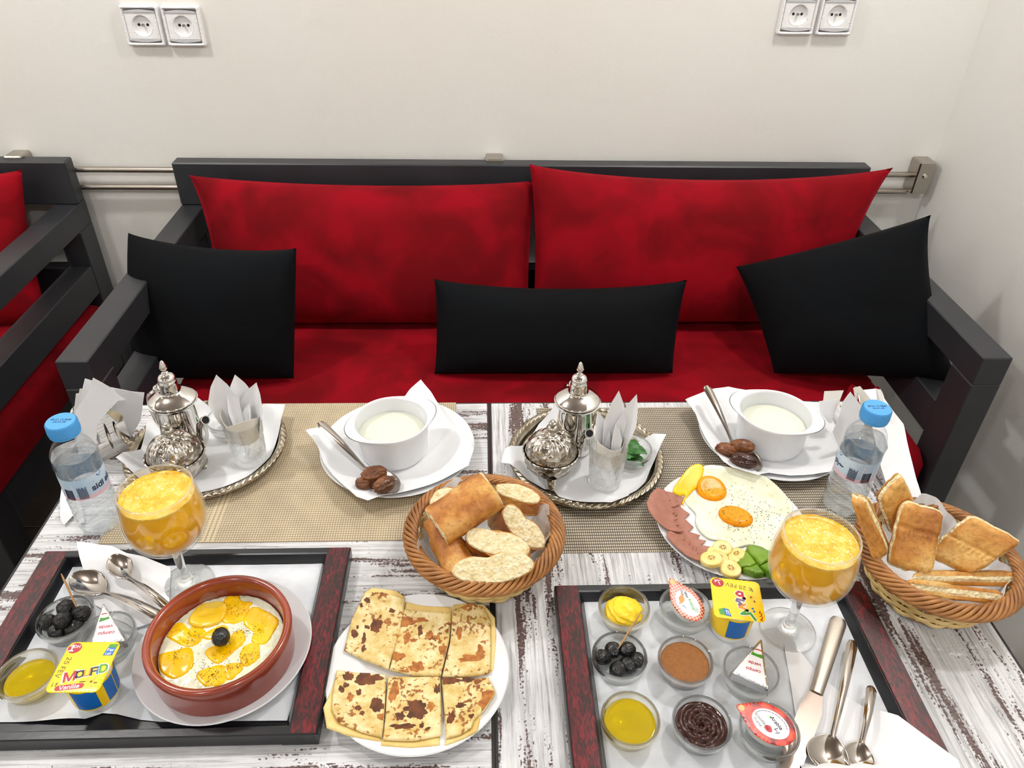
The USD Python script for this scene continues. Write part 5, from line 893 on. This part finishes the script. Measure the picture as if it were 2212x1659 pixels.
def pick(label, a, b):
    P = np.linspace(a, b, 12); tag(obj('toothpick', tube(P, np.interp(np.linspace(0, 1, 12), [0, .12, .85, 1], [.0004, .0011, .0011, .0004]), 8), 'wood_pick', smooth=60), label, 'toothpick')
pick('wooden toothpick standing in the black olives on the right tray', (0.1763,0.5389,0.8135), (0.1503,0.5179,0.7735))
pick('wooden toothpick stuck in an olive on the left tray', (-0.4819,0.6024,0.8140), (-0.4653,0.5805,0.7790))
def date(label, c_, L, r, ang, mat, seed, group, tilt=0):
    s = trimesh.creation.icosphere(3, 1.0); v = np.array(s.vertices); n = meshkit.fbm(v * np.array([1.2, 3.5, 3.5]) + seed * 2.3, 3, seed) - .5
    v = v * (1 + .26 * n + .05 * np.sin(np.arctan2(v[:, 2], v[:, 1]) * 7 + 5 * n))[:, None] * np.array([L / 2, r, r * .9]) * (1 - .12 * v[:, :1]); tag(obj('date', mv((v, s.faces), c_, rz=ang, ry=tilt), mat, smooth=True), label, 'date', group)
date('brown date on the left soup plate spoon, the upper one', (-0.1477,0.7957,0.7880), .036, .0112, 18, 'date', 1, 'dates on the left soup plate spoon')
date('brown date on the left soup plate spoon, the nearest glossy one', (-0.1327,0.7782,0.7850), .033, .0118, 38, 'date', 2, 'dates on the left soup plate spoon')
date('brown date on the left soup plate spoon, the half hidden left one', (-0.1613,0.7867,0.7800), .026, .0095, 10, 'date', 3, 'dates on the left soup plate spoon')
date('light brown date on the right soup plate spoon, the upper one', (0.3833,0.8467,0.7890), .035, .0112, -12, 'date', 4, 'dates on the right soup plate spoon')
date('brown date on the right soup plate spoon, the half hidden left one', (0.3627,0.8468,0.7820), .034, .0105, -25, 'date', 5, 'dates on the right soup plate spoon')
date('dark wrinkled date on the right soup plate spoon, the nearest one', (0.3791,0.8195,0.7850), .040, .0112, -22, 'date_dark', 6, 'dates on the right soup plate spoon')
s = trimesh.creation.icosphere(4, 1.0); v = np.array(s.vertices); n = meshkit.fbm(v * 2.4 + 5, 4, 3) - .5; rdg = np.sin(v[:, 0] * 9 + v[:, 2] * 14 + 5 * n)
v = v * (1 + .25 * n + .035 * rdg)[:, None] * np.array([.0215, .0195, .0135]); v[:, 2] = np.maximum(v[:, 2], -.0085)
tag(obj('butter_scoop', (v + [.1645, .5695, .7725], s.faces), 'butter', smooth=True), 'lumpy scoop of bright yellow butter in its glass dish', 'butter')

# ---- packaged things ----------------------------------------------------------------------------------------
def wedge(label, p3, z, lab, rot, sc, seed):
    t = thing('cheese_portion', label, 'cheese'); g = Polygon(p3)
    tilt = lambda x, y: z + 0 * x
    obj('foil_wrap', patty(g.buffer(-.001).buffer(.001), tilt, .0115, .0012, .0012, 120, seed, .003), 'foil', t, smooth=35)
    lb = g.buffer(-.0026); c_ = np.array(lb.centroid.coords[0]); ap = np.array(p3[0]); mid = (np.array(p3[1]) + np.array(p3[2])) / 2; dn = (mid - ap) / np.linalg.norm(mid - ap)
    zt = z + .0117
    L = obj('paper_label', flat(lb, zt, .0003), 'cheese_label', t, smooth=False)
    at = lambda f, o=0: ap + dn * f * np.linalg.norm(mid - ap) + np.array([-dn[1], dn[0]]) * o
    gr = Polygon([at(.30, -.0042), at(.40, -.006), at(.46, -.007), at(.46, .007), at(.40, .006), at(.36, 0)]).intersection(lb)
    obj('meadow_print', flat(gr, zt + .0003, .0001), 'ink_green', L, smooth=False)
    ck = Polygon(ell(*at(.345), .0058, .0032, rot)).intersection(lb); obj('cheese_rind_print', flat(ck, zt + .0004, .0001), 'ink_red', L, smooth=False)
    obj('cheese_print', flat(Polygon(ell(*at(.36), .0052, .0026, rot)).intersection(lb), zt + .0005, .0001), 'cup_white', L, smooth=False)
    for s_, f in (('verde', .62), ('campo', .75)): obj('brand_lettering', text(s_, .0036 * sc, at(f), rot, .0001, True, zt + .0003), 'ink_red', L, smooth=False)
wedge('foil cheese wedge with its label reading campo verde, on the left tray', [(-0.4332,0.5808),(-0.4247,0.5215),(-0.3881,0.5281)], .7785, '', 187, 1.1, 1)
wedge('foil cheese wedge with its label reading campo verde, on the right tray', [(0.3096,0.5178),(0.2634,0.4744),(0.2978,0.4544)], .7785, '', 158, 1.0, 2)
def yogurt(label, loc, rot, hx, hy, peel):
    t = thing('yogurt_cup', label, 'yogurt', loc, rot)
    obj('cup', lathe([(0, 0), (.0185, 0), (.0205, .002), (.0225, .012), (.0235, .030), (.0245, .051), (.0235, .0535), (0, .0535)], 56), 'cup_white', t, smooth=50)
    a = np.linspace(0, 2 * PI, 73)
    def sl(z0, z1, r0, r1, a0, a1, k=30):
        q = np.linspace(a0, a1, k + 1); v = np.vstack([np.c_[r0 * np.cos(q), r0 * np.sin(q), np.full(k + 1, z0)], np.c_[r1 * np.cos(q), r1 * np.sin(q), np.full(k + 1, z1)]]); return v, np.array([[i, i + 1, i + k + 2] for i in range(k)] + [[i, i + k + 2, i + k + 1] for i in range(k)])
    S = obj('sleeve', sl(.012, .047, .0232, .0246, 0, 2 * PI, 72), 'lid_yellow', t)
    for a0, a1 in ((-1.9, -.9), (.0, 1.1), (-.55, -.05)) if peel else ((-1.95, -.95), (.5, 1.4)): obj('blue_panel', sl(.014, .044, .02345, .0247, a0, a1), 'ink_blue', S)
    R0 = Polygon([(-hx, -hy), (hx, -hy), (hx, hy), (-hx, hy)]).buffer(-.006).buffer(.006)
    if peel: R0 = R0.difference(Polygon([(hx + .01, -hy - .01), (hx + .01, -hy + .010), (hx - .0085, -hy - .01)]))
    l = obj('lid', patty(R0, .0537, .0010, .0004, .0002, 60, 1, .004), 'lid_yellow', t, smooth=50); z = .0548
    P = lambda u, v: (-hx + 2 * hx * u, hy - 2 * hy * v)
    put = lambda nm, m, mat: obj(nm, m, mat, l, smooth=False)
    put('price_roundel', flat(Polygon(ell(*P(.15, .13), .0068, .0062)), z, .0001), 'ink_red')
    if peel:
        put('price_lettering', cat(text('1', .0078, P(.10, .13), 0, .0001, True, z + .0001), text('DH', .0034, P(.185, .10), 0, .0001, True, z + .0001)), 'white_ink')
        put('date_lettering', text('25 FEV', .0052, P(.12, .52), -97, .0001, False, z), 'date_ink')
        for s_, u, v, h, m_ in (('M', .33, .70, .0108, 'ink_red'), ('O', .50, .655, .0080, 'ink_navy'), ('U', .625, .63, .0080, 'ink_orange'), ('F', .735, .595, .0088, 'ink_navy'), ('i', .80, .585, .0078, 'ink_blue'), ('D', .895, .54, .0098, 'ink_green')):
            put('brand_outline', text(s_, h * 1.2, P(u, v), 14, .0001, True, z, 1.06), 'white_ink'); put('brand_letter', text(s_, h, P(u, v), 14, .0001, True, z + .00012), m_)
        put('flavour_ground', flat(LineString([P(.22, .925), P(.62, .875)]).buffer(.0030), z - .0001, .0001), 'ink_red'); put('flavour_lettering', text('Vanille', .0044, P(.42, .90), 8, .0001, True, z), 'white_ink')
        put('use_mark', text('i f', .0045, P(.13, .86), 0, .0001, False, z), 'ink_black')
        for k in range(5): put('flower_print', flat(Polygon(ell(P(.78, .80)[0] + .0032 * math.cos(k * 1.26), P(.78, .80)[1] + .0032 * math.sin(k * 1.26), .0032, .0013, math.degrees(k * 1.26))), z, .0001), 'yolk_pale')
        put('bean_print', cat(flat(Polygon(ell(*P(.62, .80), .0034, .0005, 4)), z, .0001), flat(Polygon(ell(*P(.87, .82), .0018, .0005, 4)), z, .0001)), 'banana_seed')
        put('badge_green', flat(Polygon([P(.80, .05), P(.97, .05), P(.95, .12), P(.79, .12)]), z, .0001), 'ink_green'); put('badge_blue', flat(Polygon([P(.79, .12), P(.95, .12), P(.94, .28), P(.76, .28)]), z, .0001), 'ink_blue')
        put('badge_lettering', cat(text('Fer', .0034, P(.865, .17), 0, .0001, True, z + .0001), text('Lait', .0026, P(.85, .245), 0, .0001, True, z + .0001)), 'white_ink')
    else:
        put('price_lettering', cat(strokes([[(.0030, .0014), (.0006, .0020), (-.0032, .0020), (-.0030, .0012)]], .0009, z + .0001, .0001) if 0 else mv(strokes([[(-.0036, .0026), (.0030, .0028)], [(-.0030, .0026), (-.0018, .0012), (-.0034, -.0002)]], .0010, 0, .0001), (*P(.15, .12), z + .0001)), mv(strokes([[(.0006, .001), (.0014, -.001), (.0022, -.0034)]], .0010, 0, .0001), (*P(.15, .12), z + .0001))), 'white_ink')
        put('date_lettering', text('E 25 FEV', .0050, P(.56, .185), 172, .0001, False, z), 'date_ink')
        W = lambda *pts: [P(*p) for p in pts]; AR = [('ink_red', [W((.50, .36), (.55, .31), (.62, .33), (.62, .40), (.55, .42), (.50, .38), (.50, .36)), W((.62, .40), (.64, .47))]), ('ink_purple', [W((.64, .47), (.62, .53), (.50, .50), (.48, .55), (.54, .57), (.56, .61), (.52, .63))]), ('ink_orange', [W((.64, .62), (.58, .66), (.52, .70), (.62, .72), (.66, .76))]), ('ink_green', [W((.66, .76), (.58, .83), (.54, .86), (.64, .85), (.72, .82), (.76, .90), (.80, .97))])]
        for m_, ls in AR:
            put('brand_outline', strokes(ls, .0046, z, .0001), 'white_ink'); put('brand_letter', strokes(ls, .0029, z + .00012, .0001), m_)
        put('brand_dots', cat(*[flat(Polygon(ell(*P(u, v), .0013, .0013)), z, .0001) for u, v in ((.78, .70), (.80, .765))]), 'ink_blue')
        put('flavour_lettering', strokes([W((.92, .74), (.90, .79), (.94, .80)), W((.94, .80), (.93, .86), (.90, .87)), W((.95, .88), (.93, .93), (.90, .95), (.94, .97))], .0010, z, .0001), 'ink_red')
        put('flower_print', cat(*[flat(Polygon(ell(P(.78, .42)[0] + .003 * math.cos(k * 1.26), P(.78, .42)[1] + .003 * math.sin(k * 1.26), .003, .0013, math.degrees(k * 1.26))), z, .0001) for k in range(5)]), 'yolk_pale')
        put('bean_print', cat(flat(Polygon(ell(*P(.83, .24), .0006, .0028, 10)), z, .0001), flat(Polygon(ell(*P(.84, .52), .0008, .0016, 20)), z, .0001)), 'banana_seed')
        put('badge_green', flat(Polygon([P(.10, .80), P(.20, .76), P(.22, .93), P(.12, .92)]), z, .0001), 'ink_green'); put('badge_blue', flat(Polygon([P(.20, .76), P(.30, .78), P(.34, .95), P(.22, .93)]), z, .0001), 'ink_blue')
        put('badge_lettering', strokes([W((.245, .81), (.26, .90)), W((.285, .82), (.30, .91)), W((.245, .81), (.275, .83))], .0008, z + .0001, .0001), 'white_ink')
yogurt('yellow vanilla yogurt cup with a peeling lid reading MOUFID on the left tray', (-.4075, .482, .7570), -1, .0265, .0292, True)
yogurt('yellow yogurt cup with Arabic lettering on the right tray, between honey and juice', (.2875, .5535, .7570), -9, .0280, .0285, False)
def portion(label, name, c_, rot, tilt, a, b, tip, rim, build):
    t = thing(name, label, 'portion cup', c_, rot)
    cup = lathe([(0, -.0145), (.0145, -.0145), (.0165, -.0125), (.0190, -.0006), (.0190, 0), (0, 0)], 48); v, f = cup; v = v * np.array([a / .0205, b / .0205, 1])
    obj('cup', mv((v, f), ry=-tilt), 'cup_white', t, smooth=50)
    g = shapely.convex_hull(shapely.union_all([Polygon(ell(0, 0, a, b, n=64)), Polygon(ell(tip - .003, 0, .003, .003))]))
    l = obj('lid', mv(patty(g, .0, .0007, .0003, 0, 60, 1, .004), ry=-tilt), rim, t, smooth=40)
    obj('label_oval', mv(flat(Polygon(ell(-.001, 0, a * .72, b * .70, n=56)), .0008, .0001), ry=-tilt), 'cheese_label', l, smooth=False)
    obj('tab_patch', mv(flat(Polygon(ell(tip - .0052, 0, .0030, .0034)), .0008, .0001), ry=-tilt), 'wicker_pale', l, smooth=False)
    build(lambda nm, m, mat: obj(nm, mv(m, ry=-tilt), mat, l, smooth=False))
def honey(put):
    z = .00092
    put('honey_print', flat(Polygon([(.004, .0015), (.0105, -.0005), (.0085, .0055), (.002, .0075)]).buffer(.0008), z, .0001), 'ink_orange')
    put('brand_lettering', text('Arabia', .0036, (-.004, -.0035), 168, .0001, True, z), 'ink_green'); put('flavour_lettering', cat(text('Miel', .0030, (.0085, -.0050), 168, .0001, True, z), text('Pur', .0030, (.0125, -.0020), 168, .0001, True, z)), 'ink_black')
    put('script_lettering', strokes([[(-.006, .006), (-.002, .0062), (-.001, .0080)], [(.002, .0092), (.004, .0088)]], .0006, z, .0001), 'ink_black')
    put('leaf_print', strokes([[(-.013, -.002), (-.010, -.0055), (-.0125, -.006), (-.013, -.002)], [(-.0135, -.0015), (-.0155, -.0045), (-.0125, -.006)]], .0005, z, .0001), 'ink_green')
def jam(put):
    z = .00092
    put('strawberry_picture', flat(Polygon(smoothpoly([(-.002, .0030), (.0025, .0040), (.0035, .0075), (-.0005, .0100), (-.0045, .0080)], 4)), z, .0001), 'ink_red')
    put('brand_lettering', text('Arabia', .0036, (-.006, -.0040), 150, .0001, True, z), 'ink_black'); put('flavour_lettering', cat(text('Confiture', .0030, (.0065, .0025), 150, .0001, False, z), text('Fraise', .0026, (.0105, .0055), 150, .0001, False, z)), 'ink_black')
    put('leaf_print', flat(Polygon([(-.0005, -.0075), (.0012, -.0045), (.0022, -.0080)]), z, .0001), 'ink_green')
    put('script_lettering', strokes([[(-.0085, .001), (-.006, .0035), (-.009, .0045)], [(-.0115, .0045), (-.008, .007)]], .0007, z, .0001), 'ink_black')
    put('border_lettering', strokes([[(.0165 * math.cos(a) - .001, .0125 * math.sin(a)) for a in np.linspace(a0, a0 + .16, 4)] for a0 in np.arange(-2.9, -.2, .22)], .0005, z, .0001), 'ink_black')
portion('honey portion cup with a red honeycomb patterned lid on the right tray', 'honey_portion', (0.2367,0.5674,0.7890), 115.7, 10, .0245, .0175, .0345, 'honeycomb_print', honey)
portion('strawberry jam portion cup with a red picture lid on the right tray, reading Confiture Fraise', 'jam_portion', (0.2872,0.4178,0.7880), 147.6, 5, .0262, .0212, .0345, 'strawberry_print', jam)

# ---- bread --------------------------------------------------------------------------------------------------
def loaf(label, c_, ax, L, major, a, b, seed, notch=0.0, both=True, group='baguette chunks in the round basket'):
    """a chunk of baguette: cut end at c_, body going back along -ax"""
    t = thing('baguette_chunk', label, 'bread', (0, 0, 0), 0, group); ax = np.array(ax, float); ax /= np.linalg.norm(ax); mj = np.array(major, float); mj -= ax * (mj @ ax); mj /= np.linalg.norm(mj); mn = np.cross(ax, mj); mn = mn if mn[2] > 0 or abs(mn[2]) < .05 else -mn
    n, m = 60, 15; th = np.arange(n) * 2 * PI / n; c_ = np.array(c_, float)
    def ring(s, k=1.0):
        ca, sa = np.cos(th), np.sin(th); r = (np.abs(ca) ** 2.3 + np.abs(sa) ** 2.3) ** (-1 / 2.3)
        r = r * (1 - notch * np.exp(-((th - 1.75) / .32) ** 2) + .24 * (meshkit.noise(np.stack([ca * 1.3 + s * 9, sa * 1.3, np.full(n, seed * 1.9)], 1), seed) - .5)) * k
        return c_ - ax * s + mj * (a * r * ca)[:, None] + mn * (b * r * sa)[:, None]
    S = np.linspace(0, L, m); V = np.vstack([ring(s, 1 - .10 * (s / L) ** 2 * (not both)) for s in S]); F = []
    for i in range(m - 1):
        for j in range(n): p, q = i * n + j, i * n + (j + 1) % n; F += [[p, q, q + n], [p, q + n, p + n]]
    V = V + (meshkit.fbm(V * 60, 3, seed)[:, None] - .5) * .0050
    V = np.vstack([V, c_ - ax * .002, c_ - ax * (L - .002)]); k = len(V)
    for j in range(n): F += [[k - 2, (j + 1) % n, j], [k - 1, (m - 1) * n + j, (m - 1) * n + (j + 1) % n]]
    obj('crust', outward(V, np.array(F)), 'bread_crust', t, smooth=70)
    for e, s0 in ((1, 0.0), (-1, L)):
        rad = np.linspace(.97, 0, 12)[:, None, None]; R0 = ring(s0); cc = R0.mean(0); P = cc + (R0 - cc)[None] * rad
        h = .0035 * (meshkit.fbm(P * 260, 3, seed + e) - .35) * np.minimum((.97 - rad[..., 0]) * 9, 1); P = P + ax * e * (h + .0006)[..., None]
        V = np.vstack([P.reshape(-1, 3), (R0 - cc) * .97 + cc - ax * e * .003]); F = []
        for i in range(11):
            for j in range(n): p, q = i * n + j, i * n + (j + 1) % n; F += [[p, q, q + n], [p, q + n, p + n]]
        for j in range(n): p, q = j, (j + 1) % n; F += [[p, 12 * n + j, 12 * n + q], [p, 12 * n + q, q]]
        V = np.vstack([V, cc - ax * e * .003]); F += [[len(V) - 1, 12 * n + (j + 1) % n, 12 * n + j] for j in range(n)]
        tt = trimesh.Trimesh(V, np.array(F), process=False); trimesh.repair.fix_normals(tt); obj('crumb', outward(np.array(tt.vertices), np.array(tt.faces)), 'bread_crumb', t, smooth=70)
    return t
def V3(p, q): return np.array(q) - np.array(p)
loaf('baguette chunk lying on top, its shiny brown crust across the middle of the basket', (0.0110,0.6794,0.8620), V3((-0.0390,0.6494,0.8460), (0.0110,0.6794,0.8620)), .078, (.72, -.62, -.25), .0270, .0205, 1)
loaf('baguette chunk at the far right of the basket, split so its pale crumb faces up', (0.0448,0.6967,0.8420), (.05, -.25, 1), .030, V3((0.0189,0.7073,0.8450), (0.0701,0.6906,0.8380)), .0300, .0115, 2)
loaf('baguette chunk at the right of the basket, its notched crumb facing the tray', (0.0485,0.6475,0.8340), (.25, -.45, .62), .050, V3((0.0244,0.6652,0.8400), (0.0732,0.6288,0.8280)), .0345, .0150, 3, .30)
loaf('baguette slice in the front middle of the basket, the upper of two crumb faces', (0.0179,0.6190,0.8380), (-.05, -.35, .9), .034, V3((-0.0146,0.6304,0.8420), (0.0528,0.6121,0.8340)), .0390, .0150, 4, .28)
loaf('baguette slice nearest the camera in the round basket, crumb face up', (0.0121,0.5919,0.8260), (-.05, -.5, .85), .036, V3((-0.0271,0.5913,0.8260), (0.0550,0.5981,0.8260)), .0460, .0180, 5, .30)
loaf('baguette chunk at the left of the basket, brown crust running towards the front', (-0.0548,0.6604,0.8350), V3((-0.0290,0.6087,0.8060), (-0.0548,0.6604,0.8350)), .078, (1, .35, 0), .0200, .0170, 6)
loaf('baguette chunk at the far left of the basket, mostly hidden under the top one', (-0.0475,0.6931,0.8380), (-.1, -.2, 1), .036, (1, .5, 0), .0185, .0150, 7)

def flatbread(label, q, th, seed, score=None, mat='flat_crust'):
    """a slab of flat bread between four corners TL, TR, BR, BL"""
    t = thing('flat_bread_slice', label, 'bread', (0, 0, 0), 0, 'flat bread slices in the right basket'); q = np.array(q); n = 34
    u, v = np.meshgrid(np.linspace(0, 1, n), np.linspace(0, 1, n), indexing='ij')
    jag = lambda s, k: .034 * (meshkit.noise(np.stack([s * 7, s * 0 + k, s * 0 + seed], -1), seed) - .5)
    B = q[0] * ((1 - u) * (1 - v))[..., None] + q[1] * (u * (1 - v))[..., None] + q[2] * (u * v)[..., None] + q[3] * ((1 - u) * v)[..., None]
    B = B + ((q[1] - q[0]) * (jag(v, 1) * (1 - u) + jag(v, 2) * u)[..., None]) + ((q[3] - q[0]) * (jag(u, 3) * (1 - v) + jag(u, 4) * v)[..., None])
    cw = (np.abs(2 * u - 1) ** 5 * np.abs(2 * v - 1) ** 5 * (.09 if score is not None or th > .0155 else .03))[..., None]; B = B * (1 - cw) + q.mean(0) * cw
    N = np.cross(q[1] - q[0], q[3] - q[0]); N /= np.linalg.norm(N); N = N if (N @ np.array([0, -.7, .7])) > 0 else -N
    ed = np.minimum(np.minimum(u, 1 - u), np.minimum(v, 1 - v)); rd = -th * .28 * np.clip(1 - ed / .10, 0, 1) ** 2
    bmp = .0030 * (meshkit.fbm(np.stack([u * 4, v * 4, u * 0 + seed], -1), 3, seed) - .5) + rd
    if score is not None: bmp = bmp - .0032 * np.exp(-((v - score) / .022) ** 2) + .0010 * np.exp(-((v - score - .07) / .05) ** 2) * np.sin(u * 60)
    top_, bt = B + N * (th / 2 + bmp)[..., None], B - N * (th / 2 + rd)[..., None]
    obj('crust', shell(top_ if N[2] >= 0 else top_[::-1], .0014), mat, t, smooth=70); obj('bottom_crust', shell(bt, .0012), mat, t, smooth=70)
    ins = lambda P, k: P.mean((0, 1)) + (P - P.mean((0, 1))) * k
    A_, C_ = ins(top_ - N * .0010, .992), ins(bt + N * .0010, .992); k = n * n; V = np.vstack([A_.reshape(-1, 3), C_.reshape(-1, 3)])
    i, j = np.meshgrid(np.arange(n - 1), np.arange(n - 1), indexing='ij'); a = (i * n + j).ravel(); f = np.concatenate([np.stack([a, a + n, a + n + 1], 1), np.stack([a, a + n + 1, a + 1], 1)])
    rim = list(range(n)) + [(c_ + 1) * n - 1 for c_ in range(1, n)] + [k - 1 - r_ for r_ in range(1, n)] + [c_ * n for c_ in range(n - 2, -1, -1)]
    st = 6; W = [V[rim] * (1 - w) + V[np.array(rim) + k] * w + (V[rim] - V[rim].mean(0)) / np.linalg.norm(V[rim] - V[rim].mean(0), axis=1, keepdims=True) * (.0022 * math.sin(PI * w) + .0022 * (meshkit.fbm(np.array(V[rim]) * 300 + w * 9, 3, seed) - .5)[:, None] * (0 < w < 1)) for w in np.linspace(0, 1, st)]
    o = len(V); m = len(rim); V = np.vstack([V, *W]); side = []
    for s_ in range(st - 1):
        for x in range(m - 1): p = o + s_ * m + x; side += [[p, p + 1, p + 1 + m], [p, p + 1 + m, p + m]]
    tt = trimesh.Trimesh(V, np.vstack([f, f[:, ::-1] + k, np.array(side)]), process=False); trimesh.repair.fix_normals(tt); obj('crumb', (np.array(tt.vertices), np.array(tt.faces)), 'bread_crumb', t, smooth=60)
flatbread('flat bread slice standing at the left of the basket beside the juice glass', [(0.4395,0.6516,0.8780), (0.4531,0.6399,0.8800), (0.4886,0.6147,0.8180), (0.4690,0.6059,0.8120)], .019, 1)
flatbread('flat bread slice standing at the far side of the basket, brown and pointed', [(0.4795,0.6587,0.8660), (0.5011,0.6693,0.8960), (0.5266,0.6603,0.8560), (0.5076,0.6440,0.8120)], .017, 2)
flatbread('flat bread slice in the middle of the right basket, scored across its golden crust', [(0.5027,0.6474,0.8720), (0.5463,0.6318,0.8660), (0.5294,0.5877,0.8080), (0.4833,0.6034,0.8080)], .020, 3, .38)
flatbread('flat bread slice at the right of the basket, sticking out towards the wall', [(0.5815,0.6315,0.8620), (0.6302,0.5990,0.8500), (0.5775,0.5878,0.8060), (0.5353,0.6164,0.8120)], .019, 4, .48)
flatbread('flat bread slice on edge in the right basket, the longer and further one', [(0.5177,0.5920,0.7991), (0.6473,0.5920,0.7962), (0.6344,0.5772,0.8090), (0.5057,0.5828,0.8085)], .0150, 5)
flatbread('flat bread slice on edge at the very front of the right basket', [(0.4921,0.5660,0.8142), (0.6114,0.5660,0.7917), (0.6024,0.5566,0.8035), (0.4904,0.5724,0.8065)], .0150, 6)
vp('food_film', [(-0.3121,0.5562,0.8180), (-0.3067,0.5681,0.8220), (-0.3011,0.5676,0.8240), (-0.2937,0.5621,0.8180), (-0.2874,0.5640,0.8060), (-0.2966,0.5610,0.8020), (-0.3152,0.5598,0.8040)], 'film', None, .002, 3)
tag(stage.GetPrimAtPath('/World/food_film'), 'scrap of clear crinkled plastic film sticking up from the baked eggs', 'film')
